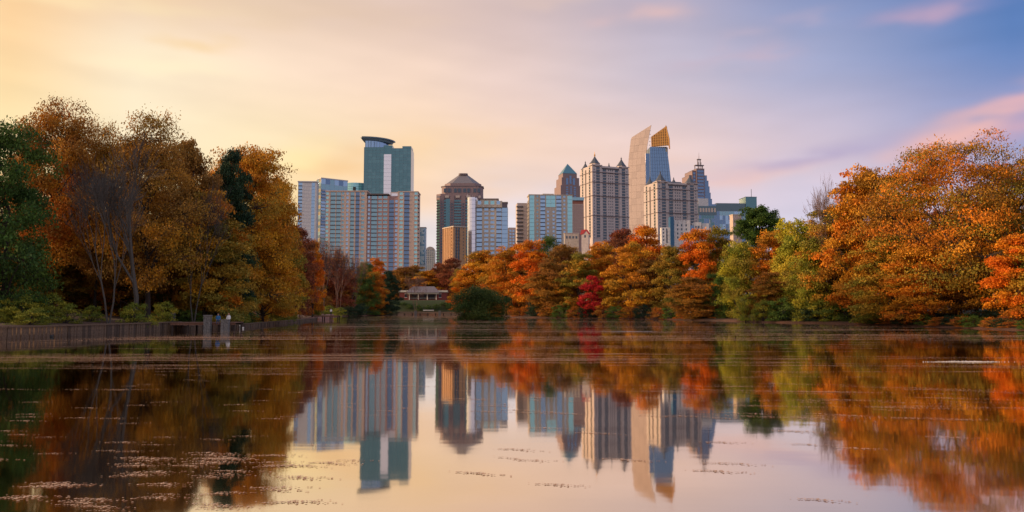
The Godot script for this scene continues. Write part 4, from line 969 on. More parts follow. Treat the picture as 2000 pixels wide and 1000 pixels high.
func make_city() -> void:
	# --- broad tan apartment slab in three sections
	var b := building("apartment_tower", "broad tan apartment block with green glass bays below the teal tower", Vector3(-103.11, 2.50, -560.00), 0.3763)
	B(b, "wall", -89.5, -9.4, 0, 230, -40, -1.2, M.tan_wall)
	B(b, "wall", -9.4, 51.5, 0, 222, -40, -3.2, M.rose_wall)
	B(b, "wall", 51.5, 90, 0, 229, -40, -1.2, M.tan_wall)
	var t: Material = M.glass_teal
	var n: Material = M.glass_navy
	var c: Material = M.glass_cyan
	var u: Material = M.glass_blue
	facade(b, "front_facade", 0, 0, 0, -89.5, -31, 58, 229, [[-89.3, -84, "w", c], [-80.5, -70.5, "b", t], [-69, -60, "b", t], [-58.5, -53.5, "w", t], [-49.5, -45, "w", u], [-41.5, -34, "b", t]], 8.2, M.tan_wall)
	facade(b, "front_facade", 0, 0, 0, -31, -9.4, 58, 229, [[-31, -23.6, "b", n], [-20.5, -14, "w", t]], 8.2, M.tan_wall)
	facade(b, "front_facade", 0, -2, 0, -9.4, 6, 58, 222, [[-7.6, -3.2, "w", u], [-1, 10.4, "b", t]], 8.2, M.rose_wall)
	facade(b, "front_facade", 0, -2, 0, 10.4, 34, 58, 222, [[12.5, 20, "w", t], [22.1, 30.5, "w", t]], 8.2, M.rose_wall)
	facade(b, "front_facade", 0, -2, 0, 33.5, 51.5, 58, 214, [[33.5, 43.1, "b", n], [45.5, 50.6, "w", u]], 8.2, M.rose_wall)
	facade(b, "front_facade", 0, 0, 0, 51.5, 90, 58, 229, [[54.5, 61.1, "w", c], [63.5, 74, "b", n], [83.6, 89.6, "w", c]], 8.2, M.tan_wall)
	B(b, "parapet", -90.5, -8, 230, 232.2, -41, 0.6, M.tan_wall)
	B(b, "roof_terrace", -9, 33, 224, 226.5, -40, -0.4, M.balcony_dark)
	B(b, "penthouse", 36, 52, 218, 230, -30, -4, M.pale_stone)
	B(b, "penthouse_window", 38, 50, 221, 227, -4, -3.4, M.glass_pale)
	B(b, "parapet", 51, 91, 229, 231, -41, 0.6, M.tan_wall)
	for k in 17: B(b, "balcony", 90, 92.2, 222 - k * 8.2, 223.3 - k * 8.2, -12, -1, M.balcony_dark)
	for k in 3: B(b, "vent", -70 + k * 28, -64 + k * 28, 232.2, 234.5, -20, -14, M.dark_metal)

	# --- blue glass tower at the left end
	b = building("glass_tower", "blue glass apartment tower with white balconies at the left end of the skyline", Vector3(-175.46, 2.50, -700.00), 0.4704, 38)
	# right volume: corner at the origin, its long face turned away to the right
	B(b, "wall", 1.2, 56, 0, 256, -22, -1.2, M.glass_navy)
	curtain(b, "front_facade", 0, 0, 0, 0, 56, 100, 256, 6, 15, [M.glass_blue, M.glass_navy, M.glass_blue, M.glass_navy, M.glass_teal], M.mullion_pale)
	curtain(b, "side_facade", 0, 0, -90, -22, -1.2, 100, 256, 2, 24, [M.glass_blue, M.glass_bronze, M.glass_navy], M.mullion_pale)
	B(b, "roof_edge", -0.8, 56.8, 256, 258, -23, 0.8, M.pale_metal)
	for k in 22: B(b, "balcony", 1, 12, 232 - k * 6.6, 233.6 - k * 6.6, 0.1, 3.0, M.pale_metal)
	b = building("white_tower", "slim white panelled tower with stacked balconies beside the blue glass tower", Vector3(-193.82, 2.50, -690.00), 0.4637, 4)
	B(b, "wall", 0, 36, 0, 249, -20, -1.2, M.white_wall)
	facade(b, "front_facade", 0, 0, 0, 0, 36, 110, 248, [[0.2, 8, "b", M.glass_blue], [26, 32.5, "g", M.glass_blue]], 7.0, M.white_wall)
	for k in 20: B(b, "joint", 8, 26, 240 - k * 7.0, 240.5 - k * 7.0, 0, 0.12, M.pale_metal)
	B(b, "roof_edge", -1, 37, 249, 251, -21, 1, M.pale_metal)

	# --- teal tower with the flared crown
	b = building("crown_tower", "tall teal glass tower with flared curved crown and pale vertical strip", Vector3(-134.45, 2.50, -820.00), 0.5510)
	B(b, "core", -46, 46, 0, 304, -46, -1, M.glass_teal_dark)
	curtain(b, "front_facade", 0, 0, 0, -46, -7, 200, 318, 5, 19, [M.glass_teal_dark, M.glass_teal_dark, M.glass_teal_mid], M.mullion, 0.3)
	curtain(b, "front_facade", 0, 0, 0, 7.5, 46, 200, 316, 5, 19, [M.glass_teal_dark, M.glass_teal_mid, M.glass_teal_dark], M.mullion, 0.3)
	B(b, "core", -46, -6, 304, 318, -40, -1, M.glass_teal_dark)
	B(b, "core", 8, 46, 304, 316, -44, -1, M.glass_teal_dark)
	B(b, "strip_panel", -7, 7.5, 120, 304, -1, 0.4, M.glass_pale)
	for k in 13: B(b, "strip_joint", -7, 7.5, 205 + k * 7.8, 205.4 + k * 7.8, 0.4, 0.5, M.mullion_pale)
	B(b, "lift_head", -8, 9.5, 304, 322, -20, -0.5, M.glass_teal_dark)
	B(b, "raised_end", 29, 46.3, 316, 320, -30, 0.2, M.glass_teal_dark)
	var arc := []
	for k in 9: arc.append(Vector2(-44.5 + 40.0 * sin(k * PI / 16), -40 + 39.0 * cos(k * PI / 16)))
	arc.append(Vector2(-44.5, -40))
	prism(b, "crown_glass", arc, 318, 332, M.glass_blue)
	for k in 6: B(b, "crown_fin", -44 + k * 5.6, -43.4 + k * 5.6, 318, 331, -1.0, -0.2 - k * 0.02, M.mullion)
	var rim := []
	for k in 13: rim.append(Vector2(-50.0 + 58.0 * sin(k * PI / 24), -46 + 50.0 * cos(k * PI / 24)))
	rim.append(Vector2(-50, -46))
	prism(b, "crown_rim", rim, 336.6, 339, M.mullion, 1.01)
	prism(b, "crown_soffit", rim.map(func(p): return Vector2(p.x * 0.9 - 4.6, p.y * 0.9 - 1.5)), 332, 336.6, M.mullion, 1.1)
	b = building("curved_glass_block", "low curved teal glass rooftop between blue tower and teal tower", Vector3(-179.16, 2.50, -860.00), 0.5779)
	var bow := []
	for k in 9: bow.append(Vector2(-20 + k * 5.0, -6.0 + 6.0 * sin(k * PI / 8)))
	bow.append(Vector2(20, -30))
	bow.append(Vector2(-20, -30))
	prism(b, "glass_wall", bow, 0, 248, M.glass_cyan)
	for k in 6: prism(b, "floor_band", bow.map(func(p): return p * 1.006), 222 + k * 4.6, 222.6 + k * 4.6, M.mullion)
	B(b, "roof_plant", 0, 5, 225, 239, 0, 4, M.dark_metal)

	# --- two pale slabs in the gap
	b = building("slab_tower", "narrow lavender glass slab right of the broad tan apartment block", Vector3(-106.44, 2.50, -900.00), 0.6048)
	B(b, "wall", -8.5, 8, 0, 159, -14, -1, M.mullion_pale)
	curtain(b, "front_facade", 0, 0, 0, -8.5, 8, 88, 159, 6, 18, [M.glass_pale, M.glass_pale, M.glass_blue], M.mullion_pale, 0.4)
	B(b, "roof_edge", -9, 8.5, 159, 160.5, -14, 0.4, M.roof_grey)
	b = building("vaulted_tower", "small pale tower with rounded vault roof far behind the trees", Vector3(-101.51, 2.50, -950.00), 0.6384)
	B(b, "wall", -9, 9, 0, 116, -16, -1.2, M.white_wall)
	facade(b, "front_facade", 0, 0, 0, -9, 9, 88, 116, [[-7.4, -5.4, "s", M.glass_navy], [-3.6, -1.6, "s", M.glass_navy], [0.4, 2.4, "s", M.glass_navy], [4.4, 6.4, "s", M.glass_navy]], 3.5, M.white_wall)
	var vault := []
	for k in 9: vault.append(Vector2(-8 * cos(k * PI / 8), 116 + 6.5 * sin(k * PI / 8)))
	slab(b, "vault_roof", vault, -15, -0.5, M.pale_stone)

	# --- granite tower under the hipped dome
	b = building("domed_tower", "brown granite office tower with banded glass and faceted hip roof", Vector3(-60.91, 2.50, -880.00), 0.5914)
	var plan := func(w: float, d: float, k: float) -> Array: return [Vector2(-w, -d), Vector2(-w, -k), Vector2(-w + k, 0), Vector2(w - k, 0), Vector2(w, -k), Vector2(w, -d), Vector2(w - k, -d - k), Vector2(-w + k, -d - k)]
	prism(b, "core", plan.call(44.5, 40, 9).map(func(p): return Vector2(p.x, p.y - 1.0)), 0, 226, M.glass_teal_dark)
	for k in 23:
		prism(b, "floor_band", plan.call(45.3, 40.2, 9), 214 - k * 5.6, 216.2 - k * 5.6, M.granite if k > 0 else M.granite_pink)
	prism(b, "attic", plan.call(45.6, 40.4, 9), 216, 226, M.granite_pink)
	for x in [-34, -14, 8, 28]:
		B(b, "pier", x - 4, x + 4, 0, 222, -3, 1.2, M.granite_pink)
		for k in 18: B(b, "window", x - 1.6, x + 1.6, 204 - k * 5.6, 207 - k * 5.6, 0.9, 1.35, M.glass_dark)
	B(b, "glass_shaft", -26, -18, 90, 216, -2, 0.9, M.glass_teal_dark)
	for x in [-40, -24, -3, 18, 38]: B(b, "attic_window", x - 4, x + 4, 218, 222.5, -2, 1.3 if absf(x) < 36 else -1.0, M.glass_bronze)
	prism(b, "upper_drum", plan.call(40.5, 34, 8).map(func(p): return Vector2(p.x + 5, p.y - 4)), 226, 241, M.granite_pink)
	for x in [-28, -20, -8, 0, 10, 18, 30, 38]: B(b, "drum_window", x - 2.6, x + 2.6, 229, 237, -5, -3.7, M.glass_dark)
	prism(b, "drum_cornice", plan.call(42, 35, 8).map(func(p): return Vector2(p.x + 5, p.y - 3.5)), 241, 242.5, M.granite)
	prism(b, "roof", plan.call(36, 32, 12).map(func(p): return Vector2(p.x + 6, p.y - 6)), 242.5, 248, M.granite_pink)
	prism(b, "hip_roof", plan.call(34.6, 30, 14).map(func(p): return Vector2(p.x + 6, p.y - 7)), 248, 268, M.roof_grey, 0.24)
	prism(b, "roof_cap", plan.call(9, 8, 3).map(func(p): return Vector2(p.x + 6, p.y - 20)), 267, 270, M.granite)

	# --- orange brick apartments
	b = building("brick_apartments", "orange tan apartment block with ribbed walls before the domed tower", Vector3(-39.84, 2.50, -520.00), 0.3494, 32)
	B(b, "wall", 1.2, 28, 0, 161, -46, -1.2, M.orange_brick)
	facade(b, "front_facade", 0, 0, 0, 0, 28, 90, 160, [[4.5, 8.5, "b", M.glass_dark], [9.5, 14, "b", M.glass_dark], [21, 23, "s", M.glass_dark]], 6.4, M.orange_brick)
	var side := facade(b, "side_facade", 0, 0, -90, -46, -1.2, 90, 160, [[-38, -36, "s", M.glass_bronze], [-22, -20, "s", M.glass_bronze], [-9, -7, "s", M.glass_bronze]], 6.4, M.orange_brick)
	for k in 6: B(side, "rib", -44 + k * 8.2, -42.4 + k * 8.2, 0, 161, 0, 1.2, M.orange_brick)
	B(b, "roof_edge", -0.6, 28.6, 161, 163, -46.6, 0.6, M.cream_wall)

	# --- apartment tower with the pale glass prow
	b = building("prow_tower", "apartment tower with pale curved glass prow and blue corner windows", Vector3(-14.52, 2.50, -540.00), 0.3629)
	var prow := []
	for k in 9: prow.append(Vector2(-38 - 9.0 * cos(k * PI / 8), -3 + 7.0 * sin(k * PI / 8)))
	prow.append(Vector2(-29, -30))
	prow.append(Vector2(-47, -30))
	prism(b, "prow_glass", prow, 0, 219, M.glass_pale)
	for k in 15: prism(b, "prow_band", prow.map(func(p): return Vector2(p.x * 1.004, p.y + 0.25)), 213 - k * 8.5, 213.5 - k * 8.5, M.mullion_pale)
	slab(b, "prow_top", [Vector2(-47.2, 219), Vector2(-29.5, 219), Vector2(-29.5, 217.5), Vector2(-36, 222.5), Vector2(-47.2, 226)], -2, 2, M.glass_pale)
	B(b, "wall", -29.5, 21, 0, 212, -34, -1.2, M.cream_wall)
	B(b, "wall", 20, 32, 0, 199, -34, -1.2, M.mullion)
	facade(b, "front_facade", 0, 0, 0, -29.5, 20, 100, 198, [[-29, -18.5, "b", u], [-14, -6, "w", u], [-2, 5.6, "w", u], [9.5, 19.5, "b", u]], 8.5, M.cream_wall)
	facade(b, "front_facade", 0, 0, 0, 20.2, 32, 100, 198, [[20.4, 31.6, "g", u]], 8.5, M.cream_wall)
	facade(b, "top_facade", 0, 0, 0, -29.5, 20, 199, 212, [[-27, -20, "w", u], [-14, -6, "w", c], [-2, 5.6, "w", c], [10, 17, "w", u]], 12, M.cream_wall)
	B(b, "terrace", -30, 20.5, 197.8, 199, -2, 2.2, M.balcony_dark)
	B(b, "upper_wall", 11, 31, 199, 209, -28, -3, M.granite)
	B(b, "upper_roof", 10, 32, 209, 210.4, -29, -2, M.cream_wall)
	B(b, "roof_slab", -22, 12, 212, 215.5, -28, -2, M.cream_wall)
	B(b, "roof_slab", -24, 14, 215.5, 216.8, -30, -0.5, M.granite)

	# --- small pink block, cyan-glass apartments
	b = building("pink_block", "small pink block with blue windows left of the cyan glass apartments", Vector3(1.45, 2.50, -720.00), 0.4838, 12)
	B(b, "wall", -10, 12, 0, 156, -22, -1.2, M.tan_wall)
	facade(b, "front_facade", 0, 0, 0, -10, 12, 118, 155, [[-8, -4, "w", u], [-2, 2, "w", u], [4, 8, "w", u]], 6.0, M.tan_wall)
	B(b, "penthouse", -8, 8, 156, 160, -18, -4, M.tan_wall)
	b = building("cyan_apartments", "cream apartment block with cyan glass corner bays and stacked balconies", Vector3(12.97, 2.50, -585.00), 0.3931, 5)
	B(b, "wall", 1.2, 86, 0, 223, -30, -1.2, M.cream_wall)
	facade(b, "front_facade", 0, 0, 0, 0, 86, 112, 223, [[1.5, 10.5, "g", c], [15, 18.5, "s", t], [22.5, 32, "b", u], [34, 43, "g", c, 224, 200], [43.4, 52, "g", c, 224, 200], [54, 64, "b", u], [68, 72, "s", u], [76, 85.5, "g", c]], 7.7, M.cream_wall)
	B(b, "wall", 34, 52.3, 0, 200, -1.2, -0.05, M.cream_wall)
	for k in 12:
		for x in [35.5, 46.5]: B(b, "window", x, x + 4, 189 - k * 7.7, 193 - k * 7.7, -0.4, 0.12, u)
	side = facade(b, "side_facade", 0, 0, -90, -30, -1.2, 112, 215, [[-27, -19, "b", M.glass_dark], [-12, -3, "b", M.glass_dark]], 7.7, M.cream_wall)
	B(b, "side_wing", -20, 0, 0, 212, -64, -31, M.grey_stone)
	for k in 13: B(b, "wing_balcony", -21.5, -8, 203 - k * 7.7, 205.5 - k * 7.7, -31, -28.8, M.balcony_dark)
	B(b, "parapet", -0.6, 86.5, 223, 225, -31, 0.5, M.cream_wall)
	B(b, "roof_plant", 28, 50, 225, 227.5, -26, -6, M.cream_wall)

	# --- pyramid-roofed tower far behind, red brick slab
	b = building("pyramid_tower", "rose granite tower with stepped shoulders under a blue glass pyramid", Vector3(86.55, 2.50, -1120.00), 0.7526, 14)
	var tiers := [[21.0, 242.0], [18.0, 258.0], [14.5, 267.0]]
	for q in tiers: B(b, "tier", -q[0], q[0], 0, q[1], -20 - q[0], -20 + q[0], M.granite_pink)
	for s in [-1, 1]:
		for k in 26: B(b, "window", s * 8 - 2.2, s * 8 + 2.2, 237 - k * 4.4, 239.6 - k * 4.4, 0.7, 1.25, M.glass_navy)
	for k in 28: B(b, "window", -2, 2, 238 - k * 4.2, 240.6 - k * 4.2, 0.7, 1.25, M.glass_navy)
	for s in [-1, 1]: B(b, "tall_window", s * 7 - 2.2, s * 7 + 2.2, 244, 257, -2.5, -1.7, M.glass_navy)
	B(b, "tall_window", -2, 2, 246, 262, -2.5, -1.7, M.glass_navy)
	prism(b, "pyramid_roof", [Vector2(-14.8, -34.8), Vector2(-14.8, -5.2), Vector2(14.8, -5.2), Vector2(14.8, -34.8)], 267, 288.5, M.teal_roof, 0.02)
	b = building("red_slab", "plain red brown office slab with green roof band behind cyan apartments", Vector3(64.86, 2.50, -760.00), 0.5107)
	B(b, "wall", -12, 13, 0, 213, -24, -1.2, M.brick)
	facade(b, "front_facade", 0, 0, 0, -12, 13, 150, 206, [[-9.6, -7.6, "s", M.glass_bronze], [-5.6, -3.6, "s", M.glass_bronze], [-1.6, 0.4, "s", M.glass_bronze], [2.4, 4.4, "s", M.glass_bronze], [6.4, 8.4, "s", M.glass_bronze], [10, 11.6, "s", M.glass_bronze]], 5.6, M.granite_pink)
	B(b, "roof_band", -12.6, 13.6, 213, 219, -25, 0.6, M.glass_teal)

	# --- the two stone towers with turrets
	b = building("turret_tower", "tall pale stone apartment tower with four dark turret roofs", Vector3(84.40, 2.50, -800.00), 0.5376, 22)
	castle(b, 82, 52, 283, 135, 5.6, M.pale_stone, [269, 249, 222, 183])
	turret(b, 10, -8, 287, 10.5, 15, 10, M.roof_slate, M.gold_and_glow)
	turret(b, 70, -8, 286, 10, 15, 5, M.roof_slate, M.roof_slate)
	turret(b, 8, -44, 281, 8.5, 14, 5, M.roof_slate, M.roof_slate)
	turret(b, 62, -44, 282, 8, 14, 4, M.roof_slate, M.roof_slate)
	B(b, "dark_wing", 82, 88, 0, 220, -40, -12, M.glass_navy)
	b = building("turret_tower", "lower grey stone apartment tower with turret roofs before the blue sail tower", Vector3(124.05, 2.50, -650.00), 0.4368, 18)
	castle(b, 90, 56, 250, 135, 6.0, M.grey_stone, [236, 215, 189])
	turret(b, 12, -9, 253, 10.5, 16, 5, M.roof_slate, M.roof_slate)
	turret(b, 78, -9, 252, 10, 15, 2, M.roof_slate, M.roof_slate)
	turret(b, 9, -46, 250, 9, 15, 4, M.roof_slate, M.roof_slate)
	turret(b, 56, -34, 250, 8.5, 14, 4, M.roof_slate, M.roof_slate)
	prism(b, "dark_roof", [Vector2(26, -40), Vector2(26, -10), Vector2(64, -10), Vector2(64, -40)], 248, 254, M.roof_slate, 0.8)

	sail_tower()
	stepped_tower()

	# --- long blue glass offices and the blocks before them
	b = building("glass_offices", "long low blue glass office block with raised end right of the skyline", Vector3(207.92, 2.50, -850.00), 0.5712, 4)
	B(b, "wall", 0, 94, 0, 206, -30, -1.2, M.glass_navy)
	B(b, "upper_wall", 0, 36, 184, 202, -1.2, 0.2, M.mullion)
	for k in 6: B(b, "window", 2 + k * 5.7, 5.6 + k * 5.7, 190, 198, 0.15, 0.4, M.glass_bronze)
	curtain(b, "front_facade", 0, 0, 0, 0, 36, 150, 184, 7, 5, [M.glass_navy, M.glass_teal_dark], M.mullion_pale, 0.3)
	curtain(b, "front_facade", 0, -0.3, 0, 36, 94, 150, 192, 10, 5, [M.glass_navy, M.glass_blue, M.glass_teal], M.mullion_pale, 0.3)
	B(b, "roof_band", 36, 94, 192, 208, -30, -0.4, M.mullion)
	B(b, "raised_end", 94, 116, 0, 220, -34, 1.5, M.glass_teal_dark)
	B(b, "raised_end_edge", 93.5, 116.5, 220, 221, -34.5, 2, M.mullion)
	put("mast", box_mesh(Vector3(0.4, 9, 0.4)), M.dark_metal, b, Vector3(110, 230, -10) * S)
	B(b, "white_block", 0, 20, 202, 217, -12, -1, M.white_wall)
	b = building("white_flats", "low white stepped flats with small windows and a blue fin wall", Vector3(88.13, 2.50, -430.00), 0.2890, 0)
	B(b, "wall", -14, 3, 0, 160, -14, -1.2, M.white_wall)
	facade(b, "front_facade", 0, 0, 0, -14, 3, 130, 158, [[-11.5, -8.5, "s", M.glass_dark], [-5, -2, "b", M.glass_dark]], 7, M.white_wall)
	B(b, "blue_fin", 3, 10, 0, 181, -16, 2.5, M.blue_paint)
	B(b, "wall", 10, 42, 0, 174, -18, -1.2, M.white_wall)
	facade(b, "front_facade", 0, 0, 0, 10, 42, 130, 174, [[16, 19, "s", M.glass_dark, 166], [24, 27, "s", M.glass_dark, 166], [33, 36, "s", M.glass_dark, 166]], 8, M.white_wall)
	B(b, "glass_link", 42, 50, 0, 164, -16, -3, M.glass_navy)
	B(b, "wall", 50, 64, 0, 170, -18, -1, M.white_wall)
	for x in [52, 57]: B(b, "window", x, x + 3, 158, 163, -1.1, -0.7, M.glass_dark)
	B(b, "wall", 66, 79, 0, 168, -18, -2, M.white_wall)
	B(b, "vent", 82, 83, 160, 176, -8, -7, M.pale_metal)
	b = building("red_roofed_house", "little house with red gabled roof peeking over the trees", Vector3(38.17, 2.50, -400.00), 0.2688, -15)
	B(b, "wall", -7, 7, 0, 146, -14, 0, M.grey_stone)
	slab(b, "gable", [Vector2(-7, 146), Vector2(7, 146), Vector2(4, 152), Vector2(0, 154)], -1, 0.2, M.grey_stone)
	slab(b, "red_roof", [Vector2(-9.5, 146), Vector2(-7, 155), Vector2(3, 156), Vector2(9, 147), Vector2(7, 146.5), Vector2(2, 153.5), Vector2(-3, 147)], -15, 0.8, M.red_roof)
	B(b, "window", -1.5, 1.5, 140, 145, 0, 0.3, M.glass_dark)
	b = building("tan_hall", "plain tan block half hidden by trees beside the red roofed house", Vector3(32.24, 2.50, -410.00), 0.2755)
	B(b, "wall", -15, 13, 0, 148, -14, 0, M.cream_wall)
	for k in 4: B(b, "window", -12 + k * 6.2, -9 + k * 6.2, 138, 143, -0.3, 0.2, M.glass_dark)
	B(b, "parapet", -15.6, 13.6, 148, 149.4, -14.5, 0.6, M.grey_stone)
	b = building("tan_annex", "small tan building among the tree tops below the glass offices", Vector3(141.60, 2.50, -480.00), 0.3226, 10)
	B(b, "wall", -9, 9, 0, 184, -14, -1.2, M.tan_wall)
	facade(b, "front_facade", 0, 0, 0, -9, 9, 150, 184, [[-6, -3, "s", M.glass_bronze], [2, 5, "s", M.glass_bronze]], 8, M.tan_wall)
	B(b, "roof_edge", -9.6, 9.6, 184, 185.6, -14.6, 0.6, M.cream_wall)

# stone tower: corner towers with balconies, a set-back middle with three slim window strips, cornices round it
func castle(b: Node3D, w: float, d: float, h: float, y0: float, fh: float, wall: Material, cornices: Array) -> void:
	var e := w * 0.26
	var gl: Material = M.glass_dark
	var gt: Material = M.glass_dark
	B(b, "wall", 1.2, w, 0, h, -d, -2.0, wall)
	facade(b, "front_facade", 0, 0, 0, 0, e, y0, h - 3, [[e * 0.42, e * 0.78, "v", gt]], fh, wall)
	facade(b, "front_facade", 0, 0, 0, w - e, w, y0, h - 3, [[e * 0.26, e * 0.62, "v", gt]].map(func(q): return [q[0] + w - e, q[1] + w - e, q[2], q[3]]), fh, wall)
	var m := w - 2 * e
	facade(b, "front_facade", 0, -0.8, 0, e, w - e, y0, h - 7, [[e + m * 0.06, e + m * 0.26, "v", gt], [e + m * 0.37, e + m * 0.42, "s", gl], [e + m * 0.48, e + m * 0.53, "s", gl], [e + m * 0.59, e + m * 0.64, "s", gl], [e + m * 0.75, e + m * 0.95, "v", gt]], fh, wall)
	var s := facade(b, "side_facade", 0, 0, -90, -d, -1.2, y0, h - 3, [[-d * 0.84, -d * 0.74, "v", gt], [-d * 0.27, -d * 0.15, "v", gt]], fh, wall)
	B(s, "recess_shade", -d * 0.58, -d * 0.48, 0, h - 6, -0.6, 0.1, M.balcony_dark)  # dark strip on the wall face, painting the shade of a recess
	var k := 0
	while h - 10 - k * fh > y0:
		B(b, "small_window", e * 0.16, e * 0.24, h - 10 - k * fh, h - 7.4 - k * fh, -0.3, 0.15, gl)
		B(b, "small_window", w - e * 0.24, w - e * 0.16, h - 10 - k * fh, h - 7.4 - k * fh, -0.3, 0.15, gl)
		k += 1
	for y in cornices: B(b, "cornice", -0.9, w + 0.9, y, y + 1.1, -d - 0.9, 0.9, M.granite)
	B(b, "top_cornice", -1.2, e + 0.6, h - 0.4, h + 1.2, -d * 0.3, 1.2, wall)
	B(b, "top_cornice", w - e - 0.6, w + 1.2, h - 0.4, h + 1.2, -d * 0.3, 1.2, wall)
	B(b, "frieze", e, w - e, h - 6.8, h - 4, -2.0, -1.2, M.balcony_dark)
	B(b, "top_cornice", e + 0.6, w - e - 0.6, h - 4, h - 2.4, -2.0, -0.4, wall)

# the tower of two curved sails round a blue glass shaft
func sail_tower() -> void:
	var b := building("sail_tower", "tall tower with pale curved sail wall, blue shaft and lattice crown coloured with golden backlight", Vector3(190.90, 2.50, -1060.00), 0.7123)
	# blue shaft
	var shaft := []
	for q in [[0, 46.5], [150, 46.5], [200, 45.5], [245, 43.0], [280, 40.0], [300, 38.0], [319, 35.0]]: shaft.append(q)
	for k in 24:
		var y := 150.0 + k * 7.05
		var w := 46.5
		for i in shaft.size() - 1:
			if y >= shaft[i][0] and y <= shaft[i + 1][0]: w = lerpf(shaft[i][1], shaft[i + 1][1], (y - shaft[i][0]) / (shaft[i + 1][0] - shaft[i][0]))
		for i in 8:
			var x := 3.0 + (w - 3.0) * i / 8.0
			B(b, "glass_panel", x, x + (w - 3.0) / 8.0 - 0.5, y, y + 6.8, -1.2, -0.1, M.glass_shaft)
	B(b, "shaft", 2, 38, 0, 318, -36, -1.3, M.mullion_pale)
	slab(b, "shaft_edge", [Vector2(37, 0), Vector2(46.8, 0), Vector2(46.8, 200), Vector2(44, 245), Vector2(40, 285), Vector2(36, 318)], -34, -1.3, M.mullion_pale)
	B(b, "shaft_shoulder", -6, 3, 0, 306, -30, -2, M.glass_navy)
	# left sail: panels bent round the corner
	var sail := Node3D.new()
	sail.name = "sail_wall"
	b.add_child(sail, true)
	sail.rotation.y = deg_to_rad(-34)
	var left := func(y: float) -> float: return -41.5 + 0.9 * pow(maxf(0, y - 215) / 40.0, 2.0) + (0.6 if y < 190 else 0.0)
	var right := func(y: float) -> float: return -6.5 + 12.0 * pow(clampf((y - 290) / 72.0, 0, 1), 1.3)
	var top := func(x: float) -> float: return 343.0 + (x + 30) * 0.52
	var rows := 17
	for k in rows:
		var y0 := 140.0 + k * 13.2
		for i in 4:
			var q := []
			for z in [[i / 4.0, 0.0], [(i + 1) / 4.0, 0.0], [(i + 1) / 4.0, 1.0], [i / 4.0, 1.0]]:
				var y: float = y0 + z[1] * 13.2
				var x: float = lerpf(left.call(y), right.call(y), z[0])
				q.append(Vector2(x * 1.15, minf(y, top.call(x))))
			if q[0].y >= top.call(q[0].x / 1.15) - 0.1 and q[1].y >= top.call(q[1].x / 1.15) - 0.1: continue
			var mid: Vector2 = (q[0] + q[1] + q[2] + q[3]) / 4
			var cut := []
			for p in q:
				var r: Vector2 = p + (mid - p).normalized() * 0.12
				if cut.is_empty() or cut[-1].distance_to(r) > 0.3: cut.append(r)
			if cut.size() < 3 or Geometry2D.triangulate_polygon(PackedVector2Array(cut)).is_empty(): continue
			slab(sail, "sail_panel", cut, -0.9, 0, M.panel_pale if (i * 3 + k * 5) % 4 else M.panel_pale_2)
	slab(sail, "sail_back", [Vector2(-46.5, 0), Vector2(-7.6, 0), Vector2(-7.6, 290), Vector2(-3, 330), Vector2(4.5, 361), Vector2(-34, 341), Vector2(-43.5, 300), Vector2(-47, 230)], -3.2, -0.7, M.panel_pale_2)
	# open edge between the sails
	for k in 7: B(b, "edge_strut", 0.5 + k * 0.45, 3.5 + k * 0.3, 308 + k * 7.2, 309 + k * 7.2, -4, -3, M.pale_metal)
	# crown lattice: its golden backlit glow is put into bar and pane colour
	var crown := Node3D.new()
	crown.name = "crown"
	b.add_child(crown, true)
	crown.position = Vector3(0, 0, -3) * S
	crown.rotation.y = deg_to_rad(-24)
	crown.scale = Vector3(1.07, 1, 1)
	slab(crown, "crown_back", [Vector2(5.5, 319), Vector2(36, 319), Vector2(39.5, 316), Vector2(37, 336), Vector2(34, 350), Vector2(32.3, 357), Vector2(5, 339)], -2.4, -1.0, M.gold_glow_pane)
	for k in 8:
		var x := 6.0 + k * 4.0
		B(crown, "crown_bar", x, x + 0.9, 319, 338.5 + (x - 5) * 0.6, -1.0, 0.4, M.gold_and_glow)
	for k in 7:
		var y := 321.0 + k * 5.2
		B(crown, "crown_bar", maxf(5.5, 5.5 + (y - 339) * 1.6), 38.0 - pow((y - 319) / 38.0, 1.5) * 5.5, y, y + 0.8, -1.0, 0.2, M.gold_and_glow)
	slab(crown, "crown_edge", [Vector2(39.6, 312), Vector2(38.2, 312), Vector2(36.5, 332), Vector2(32, 357.5), Vector2(33.4, 358.5), Vector2(39, 332)], -3, 1.2, M.gold_and_glow)

